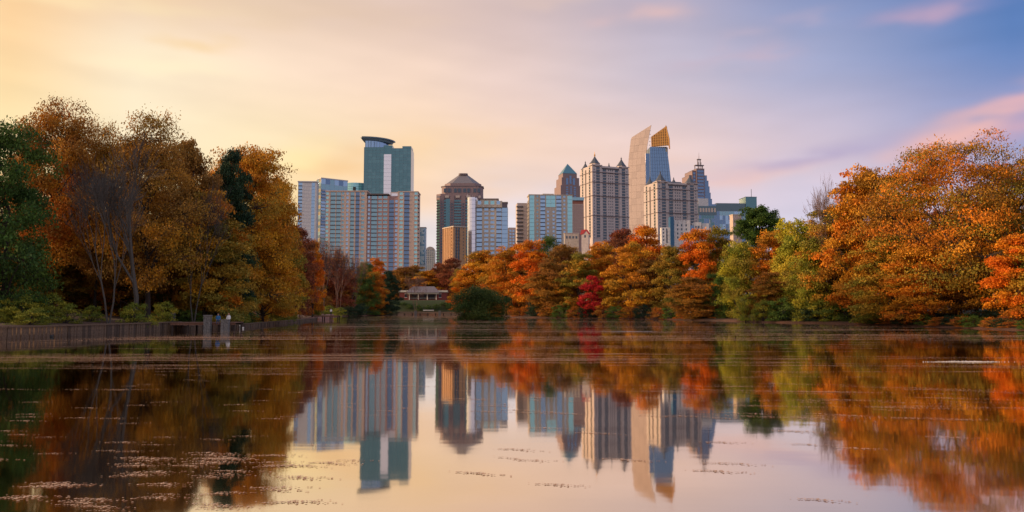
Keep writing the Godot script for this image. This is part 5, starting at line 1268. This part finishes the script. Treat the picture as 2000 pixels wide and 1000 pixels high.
# stepped granite tower with the lattice spire
func stepped_tower() -> void:
	var b := building("stepped_tower", "stepped rose and blue granite skyscraper with lattice spire", Vector3(297.56, 2.50, -1200.00), 0.8064, 10)
	var steps := [[-8, 8.5, 275.0, 0.0], [-16, -8, 271.0, -2.0], [-22, -16, 262.0, -4.0], [8.5, 14.5, 262.0, -2.0], [14.5, 18.5, 252.0, -4.0], [18.5, 21.5, 241.0, -6.0], [21.5, 24.5, 229.0, -8.0], [24.5, 28, 217.0, -10.0]]
	for k in steps.size():
		var q: Array = steps[k]
		B(b, "setback", q[0], q[1], 0, q[2], -40, q[3] - 1.0, M.granite_pink if q[0] < 8 else M.glass_navy)
		B(b, "setback_cap", q[0], q[1], q[2], q[2] + 1.0, -40, q[3] - 0.8, M.granite)
		if q[1] - q[0] > 5:
			for j in 14: B(b, "window", q[0] + 1.8, q[1] - 1.8, q[2] - 7 - j * 6.5, q[2] - 2.6 - j * 6.5, q[3] - 1.0, q[3] - 0.5, M.glass_navy)
	B(b, "lower_mass", -26, 28, 0, 204, -44, 1, M.glass_navy)
	# spire
	for s in [[-8, 0], [-3, 4], [3, 4], [8, 0]]: B(b, "spire_post", s[0] - 0.6, s[0] + 0.6, 275, 283 + (6 if absf(s[0]) < 5 else 0), -9 + s[1], -7.8 + s[1], M.granite)
	B(b, "spire_ring", -9, 9, 282, 283.6, -10, -3, M.granite)
	for s in [-3, 3]: B(b, "spire_post", s - 0.5, s + 0.5, 283, 296, -7, -6, M.granite)
	B(b, "spire_ring", -4, 4, 294, 295.4, -8.5, -4.5, M.granite)
	lathe(b, "spire_mast", [Vector2(0.7, 275), Vector2(0.6, 296), Vector2(0.3, 302), Vector2(0.1, 309)], 6, M.granite, Vector3(0, 0, -6.5))

# ------------------------------------------------------------------ bodies: a smooth skin round a skeleton of tapered bones
func skin_mesh(bones: Array, cell: float, blend := 0.05) -> ArrayMesh:
	var lo := Vector3.ONE * 1e9
	var hi := -lo
	for b in bones:
		for e in [[b[0], b[2]], [b[1], b[3]]]:
			lo = lo.min(e[0] - Vector3.ONE * (e[1] + cell * 2))
			hi = hi.max(e[0] + Vector3.ONE * (e[1] + cell * 2))
	var n := Vector3i((hi - lo) / cell) + Vector3i.ONE
	var field := PackedFloat32Array()
	field.resize((n.x + 1) * (n.y + 1) * (n.z + 1))
	field.fill(1.0)
	var id := func(x: int, y: int, z: int) -> int: return (z * (n.y + 1) + y) * (n.x + 1) + x
	for z in n.z + 1:
		for y in n.y + 1:
			for x in n.x + 1:
				var p := lo + Vector3(x, y, z) * cell
				var sum := 0.0
				for b in bones:
					var ab: Vector3 = b[1] - b[0]
					var t := clampf((p - b[0]).dot(ab) / maxf(ab.length_squared(), 1e-6), 0, 1)
					var d: float = p.distance_to(b[0] + ab * t) - lerpf(b[2], b[3], t)
					sum += exp(-d / blend * 4.0)
				field[id.call(x, y, z)] = -log(maxf(sum, 1e-20)) * blend / 4.0
	var vert := {}
	var v := PackedVector3Array()
	var ix := PackedInt32Array()
	var corners := [Vector3i(0, 0, 0), Vector3i(1, 0, 0), Vector3i(0, 1, 0), Vector3i(1, 1, 0), Vector3i(0, 0, 1), Vector3i(1, 0, 1), Vector3i(0, 1, 1), Vector3i(1, 1, 1)]
	var edges := [[0, 1], [2, 3], [4, 5], [6, 7], [0, 2], [1, 3], [4, 6], [5, 7], [0, 4], [1, 5], [2, 6], [3, 7]]
	for z in n.z:
		for y in n.y:
			for x in n.x:
				var f := []
				var inside := 0
				for c in corners:
					var q: float = field[id.call(x + c.x, y + c.y, z + c.z)]
					f.append(q)
					if q < 0: inside += 1
				if inside == 0 or inside == 8: continue
				var s := Vector3.ZERO
				var k := 0
				for e in edges:
					if (f[e[0]] < 0) != (f[e[1]] < 0):
						var t: float = f[e[0]] / (f[e[0]] - f[e[1]])
						s += Vector3(corners[e[0]]).lerp(Vector3(corners[e[1]]), t)
						k += 1
				vert[Vector3i(x, y, z)] = v.size()
				v.append(lo + (Vector3(x, y, z) + s / k) * cell)
	for c in vert:
		for a in 3:
			var d := Vector3i.ZERO
			d[a] = 1
			var f0: float = field[id.call(c.x, c.y, c.z)]
			var f1: float = field[id.call(c.x + d.x, c.y + d.y, c.z + d.z)]
			if (f0 < 0) == (f1 < 0): continue
			var p := Vector3i.ZERO
			p[(a + 1) % 3] = 1
			var q := Vector3i.ZERO
			q[(a + 2) % 3] = 1
			if not (vert.has(c - p) and vert.has(c - q) and vert.has(c - p - q)): continue
			var w := [vert[c], vert[c - p], vert[c - p - q], vert[c - q]]
			if f0 < 0: ix.append_array(PackedInt32Array([w[0], w[2], w[1], w[0], w[3], w[2]]))
			else: ix.append_array(PackedInt32Array([w[0], w[1], w[2], w[0], w[2], w[3]]))
	var st := SurfaceTool.new()
	st.create_from(array_mesh(v, ix), 0)
	st.generate_normals()
	return st.commit()

func V(x: float, y: float, z: float) -> Vector3:
	return Vector3(x, y, z)

func hand_bones(w: Vector3, dir: Vector3, side: Vector3) -> Array:
	var out := [[w, w + dir * 0.07, 0.022, 0.028]]
	for k in 4: out.append([w + dir * 0.07 + side * (k - 1.5) * 0.02, w + dir * (0.15 - absf(k - 1.3) * 0.012) + side * (k - 1.5) * 0.024 + V(0, -0.01, 0), 0.010, 0.008])
	out.append([w + dir * 0.02 + side * 0.03, w + dir * 0.07 + side * 0.065, 0.012, 0.009])
	return out

# standing or seated figure; feet or seat at the origin, facing +z
func person(label: String, at: Vector3, turn: float, sitting: bool, shirt: Material, legs: Material, hair: Material, group := "") -> void:
	var o := thing("person", label, "person", at, turn, group)
	var hip := 0.93 if not sitting else 0.12
	var bones := []
	for s in [-1, 1]:
		if sitting:
			bones.append([V(s * 0.09, hip, 0), V(s * 0.12, hip + 0.02, 0.42), 0.085, 0.06])
			bones.append([V(s * 0.12, hip + 0.02, 0.42), V(s * 0.12, hip - 0.38, 0.46), 0.055, 0.04])
			bones.append([V(s * 0.12, hip - 0.40, 0.46), V(s * 0.12, hip - 0.42, 0.60), 0.04, 0.035])
		else:
			bones.append([V(s * 0.09, hip, 0), V(s * 0.10, 0.50, 0.02), 0.085, 0.058])
			bones.append([V(s * 0.10, 0.50, 0.02), V(s * 0.11, 0.09, -0.02), 0.056, 0.038])
			bones.append([V(s * 0.11, 0.045, -0.03), V(s * 0.13, 0.035, 0.15), 0.042, 0.032])
	bones.append([V(0, hip, 0), V(0, hip + 0.05, 0), 0.13, 0.13])
	put("body", skin_mesh(bones, 0.03), legs, o)
	var top := [[V(-0.05, hip + 0.06, 0), V(-0.07, hip + 0.44, 0), 0.12, 0.125], [V(0.05, hip + 0.06, 0), V(0.07, hip + 0.44, 0), 0.12, 0.125], [V(-0.17, hip + 0.47, 0), V(0.17, hip + 0.47, 0), 0.055, 0.055]]
	var fore := []
	for s in [-1, 1]:
		var elbow := V(s * 0.25, hip + 0.20, 0.03)
		var wrist := V(s * 0.20, hip - 0.02, 0.14) if not sitting else V(s * 0.16, hip + 0.10, 0.26)
		top.append([V(s * 0.19, hip + 0.46, 0), elbow, 0.055, 0.042])
		top.append([elbow, elbow.lerp(wrist, 0.75), 0.042, 0.036])
		fore.append([elbow.lerp(wrist, 0.7), wrist, 0.028, 0.025])
		fore.append_array(hand_bones(wrist, (wrist - elbow).normalized(), V(-s, 0, 0.2).normalized()))
	put("shirt", skin_mesh(top, 0.03), shirt, o)
	put("hands", skin_mesh(fore, 0.014, 0.012), M.skin, o)
	var hy := hip + 0.70
	var head := [[V(0, hip + 0.50, 0), V(0, hy - 0.06, 0.01), 0.052, 0.05], [V(0, hy, 0), V(0, hy + 0.03, -0.01), 0.085, 0.088], [V(0, hy - 0.07, 0.04), V(0, hy - 0.04, 0.045), 0.05, 0.055], [V(0, hy + 0.01, 0.09), V(0, hy - 0.02, 0.108), 0.012, 0.016]]
	for s in [-1, 1]: head.append([V(s * 0.088, hy + 0.01, 0), V(s * 0.09, hy - 0.02, 0), 0.016, 0.012])
	var hd := put("head", skin_mesh(head, 0.018, 0.02), M.skin, o)
	for s in [-1, 1]: put("eye", skin_mesh([[V(s * 0.032, hy + 0.01, 0.078), V(s * 0.036, hy + 0.01, 0.078), 0.012, 0.012]], 0.008, 0.004), M.hair_dark, hd)
	put("mouth", skin_mesh([[V(-0.02, hy - 0.058, 0.088), V(0.02, hy - 0.058, 0.088), 0.008, 0.008]], 0.006, 0.004), M.hair_red, hd)
	put("hair", skin_mesh([[V(0, hy + 0.05, -0.02), V(0, hy + 0.02, -0.05), 0.09, 0.09], [V(0, hy, -0.06), V(0, hy - 0.06, -0.06), 0.07, 0.05]], 0.02, 0.03), hair, o)

func bird(called: String, label: String, at: Vector3, turn: float, size: float, body: Material, neck: float, group := "") -> void:
	var o := thing(called, label, "bird", at, turn, group)
	o.scale = Vector3.ONE * size
	put("body", skin_mesh([[V(-0.16, 0.07, 0), V(0.10, 0.06, 0), 0.075, 0.095], [V(-0.16, 0.09, 0), V(-0.28, 0.14, 0), 0.05, 0.015], [V(0.12, 0.08, 0), V(0.19, 0.12 + neck, 0), 0.05, 0.032], [V(0.19, 0.13 + neck, 0), V(0.22, 0.15 + neck, 0), 0.042, 0.04]], 0.022, 0.03), body, o)
	for s in [-1, 1]: put("wing", skin_mesh([[V(0.06, 0.10, s * 0.075), V(-0.2, 0.10, s * 0.045), 0.045, 0.018]], 0.018, 0.02), M.bird_dark if body == M.bird_dark else M.bird_white, o)
	put("beak", skin_mesh([[V(0.25, 0.145 + neck, 0), V(0.31, 0.135 + neck, 0), 0.016, 0.01]], 0.008, 0.01), M.beak, o)

# ------------------------------------------------------------------ lake side
func make_water() -> void:
	var p := PlaneMesh.new()
	p.size = Vector2(360, 480)
	tag(put("water", p, M.water, self, Vector3(10, 0, -195)), "still lake mirroring the sunset, trees and towers", "water", "", "structure")

# a bulkhead of upright timbers along the left bank, from point to point; timbers thin out where it recedes
func make_bulkhead(pts: Array, height: float, step: float, label: String) -> void:
	var o := thing("retaining_wall", label, "wall", V(pts[0].x, 0, pts[0].y))
	var rng := RandomNumberGenerator.new()
	rng.seed = 77
	S = 1.0
	var meshes := []
	for k in 4: meshes.append(box_mesh(V(step * (0.72 + 0.09 * k), height + 1.2 + 0.05 * k, 0.16)))
	for i in pts.size() - 1:
		var a: Vector2 = pts[i]
		var b: Vector2 = pts[i + 1]
		var n := int(a.distance_to(b) / step)
		var turn := -atan2(b.y - a.y, b.x - a.x)
		for k in n:
			var q := a.lerp(b, (k + 0.5) / n)
			var t := put("timber", meshes[rng.randi() % 4], M.pile_wood if rng.randf() < 0.72 else M.pile_wood_dark, o, V(q.x - pts[0].x + rng.randf_range(-0.02, 0.02), height - (height + 1.2) / 2 + rng.randf_range(-0.05, 0.04), q.y - pts[0].y + rng.randf_range(-0.04, 0.04)))
			t.rotation.y = turn + rng.randf_range(-0.03, 0.03)
		var cap := put("cap_beam", box_mesh(V(a.distance_to(b), 0.14, 0.34)), M.pile_wood, o, V((a.x + b.x) / 2 - pts[0].x, height + 0.06, (a.y + b.y) / 2 - pts[0].y - 0.08))
		cap.rotation.y = turn

# a pier: deck boards on beams and posts; origin at the middle of its front edge, deck at height h
func make_pier(label: String, at: Vector3, turn: float, w: float, d: float, h: float, posts: int, deck: Material) -> Node3D:
	var o := thing("wooden_pier", label, "pier", at, turn)
	S = 1.0
	var n := int(w / 0.3)
	for k in n: B(o, "deck_board", -w / 2 + k * w / n + 0.015, -w / 2 + (k + 1) * w / n - 0.015, h - 0.06, h + (k % 3) * 0.006, -d, 0.05, deck)
	B(o, "edge_beam", -w / 2, w / 2, h - (0.62 if w > 20 else 0.30), h - 0.065, -0.1, 0.0, deck)
	B(o, "edge_beam", -w / 2 + 0.02, w / 2 - 0.02, h - 0.30, h - 0.065, -d, -d + 0.12, M.timber_dark)
	for k in posts:
		var x := -w / 2 + 0.2 + (w - 0.4) * k / (posts - 1)
		for z in [-0.25, -d + 0.3]: lathe(o, "post", [Vector2(0.13, -1.3), Vector2(0.12, h - 0.07)], 8, M.timber_dark, V(x, 0, z))
	return o

func stone_pillar(label: String, at: Vector3, turn: float, w: float, h: float, group := "") -> void:
	var o := thing("stone_pillar", label, "pillar", at, turn, group)
	S = 1.0
	var rng := RandomNumberGenerator.new()
	rng.seed = int(h * 100) + int(at.x)
	var y := -1.2
	while y < h - 0.2:
		var ch := rng.randf_range(0.2, 0.32)
		var cut := rng.randf_range(-0.15, 0.15) * w
		for s in [-1, 1]:
			for z in [-1, 1]:
				var e := rng.randf_range(0.0, 0.03)
				B(o, "stone", cut + s * 0.012, s * (w / 2 + e), y, y + ch - 0.02, z * 0.012, z * (w / 2 + rng.randf_range(0, 0.03)), M.rubble_stone)
		y += ch
	B(o, "cap_stone", -w / 2 - 0.07, w / 2 + 0.07, y, y + 0.12, -w / 2 - 0.07, w / 2 + 0.07, M.rubble_stone)

func make_boathouse(at: Vector3) -> void:
	var o := thing("boathouse", "red brick boathouse with grey roof and white porch columns across the lake", "building", at, 0.03)
	S = 1.0
	for s in [-1, 1]:
		B(o, "wing", s * 7.0, s * 12.2, -1, 4.1, -8, -1.2, M.house_brick)
		B(o, "wing_cornice", s * 6.6, s * 12.6, 4.1, 5.1, -8.4, -0.7, M.cream_paint)
		B(o, "window", s * 8.2, s * 9.4, 1.5, 3.2, -1.25, -1.15, M.glass_dark)
		B(o, "window_frame", s * 8.05, s * 9.55, 3.2, 3.4, -1.25, -1.08, M.white_paint)
		B(o, "window_frame", s * 8.05, s * 9.55, 1.3, 1.5, -1.25, -1.08, M.white_paint)
	B(o, "wall", -7, 7, -1, 3.4, -8, -4.5, M.house_brick)
	for k in 3: B(o, "door_opening", -6.0 + k * 4.2, -2.6 + k * 4.2, 0.4, 3.0, -4.55, -4.4, M.glass_dark)
	B(o, "porch_floor", -7.6, 7.6, -1, 0.25, -4.5, 0.5, M.house_brick)
	for x in [-6.9, -2.3, 2.3, 6.9]: lathe(o, "porch_column", [Vector2(0.24, 0.25), Vector2(0.24, 0.4), Vector2(0.17, 0.45), Vector2(0.14, 2.9), Vector2(0.24, 3.0), Vector2(0.24, 3.15)], 10, M.white_paint, V(x, 0, 0.1))
	B(o, "porch_beam", -8.2, 8.2, 3.15, 3.9, -0.5, 0.5, M.cream_paint)
	for k in 3: B(o, "railing", -6.7 + k * 4.6, -2.5 + k * 4.6, 1.0, 1.1, 0.05, 0.15, M.white_paint)
	var st := [V(-8.6, 3.9, 1.1), V(8.6, 3.9, 1.1), V(8.6, 3.9, -8.6), V(-8.6, 3.9, -8.6)]
	var tp := [V(-5.6, 7.2, -3.6), V(5.6, 7.2, -3.6), V(5.6, 7.2, -3.9), V(-5.6, 7.2, -3.9)]
	put("roof", loft([st, tp]), M.shingle, o)

func make_lamp(at: Vector3) -> void:
	var o := thing("lamp_post", "dark park lamp post with lantern head on the wooded left bank", "lamp post", at)
	S = 1.0
	lathe(o, "pole", [Vector2(0.16, -0.3), Vector2(0.16, 0.35), Vector2(0.07, 0.5), Vector2(0.05, 3.6)], 8, M.dark_metal)
	lathe(o, "lantern", [Vector2(0.10, 3.6), Vector2(0.20, 3.75), Vector2(0.24, 4.2), Vector2(0.14, 4.3)], 8, M.lamp_glass)
	lathe(o, "lantern_cap", [Vector2(0.28, 4.3), Vector2(0.10, 4.5), Vector2(0.02, 4.65)], 8, M.dark_metal)

# fallen leaves afloat: wind-drawn streaks and loose rafts
func make_drift() -> void:
	var rng := RandomNumberGenerator.new()
	rng.seed = 2024
	var hues := [Color(0.50, 0.27, 0.15), Color(0.56, 0.34, 0.20), Color(0.40, 0.19, 0.10), Color(0.52, 0.35, 0.23), Color(0.34, 0.15, 0.075)]
	# a raft is a drawn-out handful of leaves
	var rafts := []
	for r in 3:
		var v := PackedVector3Array()
		var ix := PackedInt32Array()
		var cc := PackedColorArray()
		for k in [26, 50, 60][r]:
			var p := V(rng.randfn() * [0.17, 0.8, 1.8][r], 0.003 + rng.randf() * 0.006, rng.randfn() * [0.032, 0.06, 0.2][r])
			var a := rng.randf() * TAU
			var u: Vector3 = V(cos(a), rng.randf_range(-0.04, 0.04), sin(a)) * rng.randf_range(0.028, 0.05) * [0.5, 0.55, 1.1][r]
			var w: Vector3 = V(-sin(a), rng.randf_range(-0.04, 0.04), cos(a)) * rng.randf_range(0.016, 0.03) * [0.5, 0.55, 1.1][r]
			var f := v.size()
			for q in [p - u, p - u * 0.25 + w, p + u * 0.45 + w * 0.8, p + u * 1.15, p + u * 0.45 - w * 0.8, p - u * 0.25 - w]: v.append(q)
			ix.append_array(PackedInt32Array([f, f + 1, f + 5, f + 1, f + 2, f + 4, f + 1, f + 4, f + 5, f + 2, f + 3, f + 4]))
			var col: Color = hues[rng.randi() % hues.size()] * rng.randf_range(0.8, 1.2)
			for q in 6: cc.append(col)
		rafts.append(array_mesh(v, ix, cc))
	var places := [[], [], []]
	var in_lake := func(x: float, z: float) -> bool: return Geometry2D.is_point_in_polygon(Vector2(x, z), lake)
	var streak := func(kind: int, x: float, z: float, length: float, slope: float, n: int, width: float) -> void:
		for k in n:
			var t := rng.randf_range(-0.5, 0.5)
			var px := x + t * length
			var pz := z + t * length * slope + rng.randfn() * width
			if px > 170 or px < -170 or not in_lake.call(px, pz): continue
			if lake_distance(Vector2(px, pz)) > (-9.0 if px < -20 and pz < -62 else -2.5): continue
			var s := rng.randf_range(0.75, 1.25)
			places[kind].append(Transform3D(Basis(Vector3.UP, -slope + rng.randfn() * 0.12).scaled(V(s, 1, s)), V(px, 0.004, pz)))
	# near water: loose rafts on the left, slanting lines on the right
	for k in 30: streak.call(0, rng.randf_range(-7.5, -2.6), -rng.randf_range(9.8, 13.5), 0.35, 0.12, 3, 0.09)
	for k in 90: streak.call(0, rng.randf_range(-14, -1), -rng.randf_range(11, 34), 0.6, 0.03, 1, 0.06)
	for k in 40: streak.call(0, rng.randf_range(-1, 10), -rng.randf_range(9.5, 22.0), rng.randf_range(0.5, 1.4), 0.3, 2, 0.03)
	for k in 20: streak.call(1, rng.randf_range(4, 18), -rng.randf_range(15, 26.0), rng.randf_range(3, 8), 0.16, 4, 0.06)
	for k in 22: streak.call(1, rng.randf_range(-16, 16), -rng.randf_range(22, 38.0), rng.randf_range(2, 9), 0.05, 3, 0.07)
	# middle water: long flat streaks
	for k in 90: streak.call(1, rng.randf_range(-30, 32), -rng.randf_range(30, 62.0), rng.randf_range(5, 24), rng.randf_range(-0.02, 0.03), 16, 0.08)
	for k in 26: streak.call(1, rng.randf_range(-30, 12), -rng.randf_range(37, 44.0), rng.randf_range(10, 30), rng.randf_range(-0.01, 0.02), 44, 0.10)
	# far water: wide bands
	for k in 150: streak.call(2, rng.randf_range(-50, 55), -(62 + 60 * pow(rng.randf(), 1.3)), rng.randf_range(10, 40), rng.randf_range(-0.02, 0.02), 26, 0.25)
	for k in 150: streak.call(2, rng.randf_range(-75, 60), -(110 + 240 * rng.randf()), rng.randf_range(20, 60), 0.0, 50, 0.8)
	for r in 3:
		var mm := MultiMesh.new()
		mm.transform_format = MultiMesh.TRANSFORM_3D
		mm.mesh = rafts[r]
		mm.instance_count = places[r].size()
		for k in places[r].size(): mm.set_instance_transform(k, places[r][k])
		var o := MultiMeshInstance3D.new()
		o.multimesh = mm
		o.material_override = M.drift_leaf
		o.name = ["floating_leaves", "leaf_streaks", "leaf_bands"][r]
		add_child(o)
		tag(o, ["loose handfuls of fallen leaves afloat on the near water", "thin wind drawn streaks of fallen leaves on the middle water", "wide pale bands of fallen leaves on the far water"][r], "leaves", "", "stuff")

func make_foam(label: String, at: Vector3, length: float) -> void:
	var rng := RandomNumberGenerator.new()
	rng.seed = int(at.x * 10)
	var mm := MultiMesh.new()
	mm.transform_format = MultiMesh.TRANSFORM_3D
	var s := SphereMesh.new()
	s.radius = 0.022
	s.height = 0.022
	s.radial_segments = 6
	s.rings = 3
	mm.mesh = s
	mm.instance_count = 520
	for k in 520:
		var t := clampf(rng.randfn() * 0.33, -1, 1)
		mm.set_instance_transform(k, Transform3D(Basis().scaled(Vector3.ONE * rng.randf_range(0.5, 1.5)), V(t * length / 2, 0.01, rng.randfn() * 0.22 * (1.0 - absf(t)))))
	var o := MultiMeshInstance3D.new()
	o.multimesh = mm
	o.material_override = M.foam
	o.name = numbered("foam")
	add_child(o)
	o.position = at
	tag(o, label, "foam", "", "stuff")

func make_lakeside() -> void:
	make_bulkhead(BULKHEAD_A, 0.95, 0.42, "timber bulkhead wall along the wooded left bank before the stone pillar pier")
	make_bulkhead(BULKHEAD_B, 0.42, 0.6, "low timber bulkhead wall running on behind the stone pillar pier")
	var p := PIER_A
	make_pier("red brown wooden pier with stone pillars on the left bank", p, 0.12, 7.4, 4.2, 1.0, 5, M.deck_wood)
	stone_pillar("tall grey stone pillar standing in the middle of the left bank pier", p + V(0.75, 0, 0.5), 0.12, 0.72, 1.85)
	stone_pillar("short grey stone pillar near the outer end of the left bank pier", p + V(2.75, 0, 0.3), 0.12, 0.8, 1.35)
	person("person in blue top seated beside the tall stone pillar on the pier", p + V(1.55, 1.12, -0.6), 0.3, true, M.shirt_blue, M.jeans, M.hair_dark)
	person("person in white top with reddish hair seated behind the short stone pillar", p + V(2.75, 1.15, -0.7), -0.2, true, M.shirt_white, M.jeans, M.hair_red)
	p = PIER_B
	make_pier("small dark wooden pier farther along the left bank with a person on it", p, 0.05, 6.0, 3.0, 1.05, 4, M.deck_wood)
	person("standing person in white shirt and dark trousers on the small far pier", p + V(0.9, 1.07, -1.2), 0.4, false, M.shirt_white, M.trousers, M.hair_dark)
	p = PIER_C
	make_pier("long low landing stage before the brick boathouse", p, 0.0, 30.0, 3.0, 1.45, 9, M.deck_pale)
	stone_pillar("stone pillar at the left of the boathouse landing stage gap", p + V(-5.6, 0, 0.4), 0.0, 1.1, 2.1)
	stone_pillar("stone pillar at the right of the boathouse landing stage gap", p + V(5.8, 0, 0.4), 0.0, 1.1, 2.1)
	var bench := thing("bench", "pale bench on the landing stage before the boathouse", "bench", p + V(0.2, 1.47, -2.0))
	S = 1.0
	B(bench, "seat", -2.6, 2.6, 0.42, 0.5, -0.25, 0.25, M.white_paint)
	B(bench, "backrest", -2.6, 2.6, 0.62, 0.95, -0.32, -0.26, M.white_paint)
	for x in [-2.5, 0, 2.5]: B(bench, "leg", x - 0.06, x + 0.06, 0, 0.42, -0.2, 0.2, M.dark_metal)
	make_boathouse(BOATHOUSE)
	S = 1.0
	var isle := lathe(self, "island", [Vector2(6.6, -1.5), Vector2(6.0, -0.1), Vector2(5.2, 0.14), Vector2(3.0, 0.3), Vector2(0.05, 0.36)], 22, M.earth, ISLAND)
	isle.scale = V(1, 1, 0.7)
	tag(isle, "low earth island under the dark green bush", "island", "", "structure")
	# brick ramp up the bank behind the far pier: a sheet that follows the slope
	var r := RAMP
	var rings := []
	for k in 9:
		var z := r.z - k * 2.0
		var w := 1.7
		var y := maxf(ground_at(r.x - w, z), ground_at(r.x + w, z)) + 0.05 + k * 0.12
		rings.append([V(r.x - w, y, z), V(r.x + w, y, z), V(r.x + w, y - 1.0, z), V(r.x - w, y - 1.0, z)])
	tag(put("brick_path", loft(rings), M.path_brick), "red brick ramp climbing the bank behind the small far pier", "path", "", "structure")
	make_lamp(V(LAMP.x, ground_at(LAMP.x, LAMP.z), LAMP.z))
	# bin, fence and stair rail by the pier
	var q := BIN
	var g := ground_at(q.x, q.z)
	var bin := thing("litter_bin", "dark round litter bin at the shore end of the left pier", "bin", V(q.x, g, q.z))
	lathe(bin, "drum", [Vector2(0.30, -0.05), Vector2(0.34, 0.1), Vector2(0.36, 0.95), Vector2(0.33, 1.0)], 14, M.dark_metal)
	lathe(bin, "lid", [Vector2(0.38, 1.0), Vector2(0.34, 1.12), Vector2(0.12, 1.2)], 14, M.dark_metal)
	var fence := thing("fence", "dark picket fence beside the litter bin on the left bank", "fence", V(q.x - 2.4, g, q.z - 0.4))
	for k in 15: B(fence, "picket", -1.7 + k * 0.24, -1.62 + k * 0.24, -0.3, 1.0 + 0.03 * (k % 2), -0.03, 0.03, M.timber_dark)
	for y in [0.3, 0.8]: B(fence, "rail", -1.75, 1.75, y, y + 0.09, -0.1, -0.035, M.timber_dark)
	var rail := thing("stair_rail", "dark sloping handrail descending the left bank behind the bare tree", "handrail", V(q.x - 7.2, ground_at(q.x - 7.2, q.z - 5) - 0.2, q.z - 5))
	var v := PackedVector3Array()
	var ix := PackedInt32Array()
	tube(v, ix, [V(-2.6, 2.7, -1), V(3.2, 0.55, 2.2)], [0.09, 0.09], 6)
	put("handrail", array_mesh(v, ix), M.timber_dark, rail)
	for k in 5:
		var a := k / 4.0
		B(rail, "post", -2.65 + 5.8 * a, -2.53 + 5.8 * a, -0.6, 2.65 - 2.15 * a, -1.05 + 3.2 * a, -0.93 + 3.2 * a, M.timber_dark)
	for b in BIRDS: bird(b[0], b[1], b[2], b[3], b[4], M[b[5]], b[6])
	make_foam("thin streak of white foam on the water before the crimson tree", FOAM_A, 9.0)
	make_foam("pale streak of foam on the dark water at the right", FOAM_B, 4.5)

func _ready() -> void:
	# camera
	var cam := Camera3D.new()
	cam.name = "camera"
	cam.position = Vector3(0, 2.5, 0)
	cam.rotation_degrees = Vector3(4.0, 0, 0)
	cam.fov = 36.87
	cam.near = 0.1
	cam.far = 20000
	cam.current = true
	add_child(cam)
	# sky and exposure
	var env := Environment.new()
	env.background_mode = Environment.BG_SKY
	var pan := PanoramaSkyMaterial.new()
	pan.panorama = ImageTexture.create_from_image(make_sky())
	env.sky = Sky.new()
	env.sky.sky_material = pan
	env.tonemap_mode = Environment.TONE_MAPPER_LINEAR
	env.tonemap_exposure = 1.0
	env.sdfgi_enabled = true
	env.ssao_enabled = true
	env.ssil_enabled = true
	var we := WorldEnvironment.new()
	we.name = "environment"
	we.environment = env
	add_child(we)
	# the low sun, to the left beyond the frame
	var sun := DirectionalLight3D.new()
	sun.name = "sun"
	sun.light_color = lin(1.0, 0.66, 0.38)
	sun.light_energy = 1.5
	sun.light_angular_distance = 3.0
	sun.shadow_enabled = true
	add_child(sun)
	sun.look_at_from_position(Vector3.ZERO, -SUN_DIR, Vector3.UP)
	make_materials()
	wobble.frequency = 0.05
	wobble.seed = 8
	for p in SHORE: lake.append(p)
	make_ground()
	make_water()
	make_city()
	grow_all()
	for t in TREES: plant(t[0], t[1], t[2], t[3], t[4], t[5], t[6], t[7])
	for t in SHRUBS: plant(t[0], t[1], t[2], t[3], t[4], t[5], t[6], t[7], "shrub")
	make_lakeside()
	make_drift()
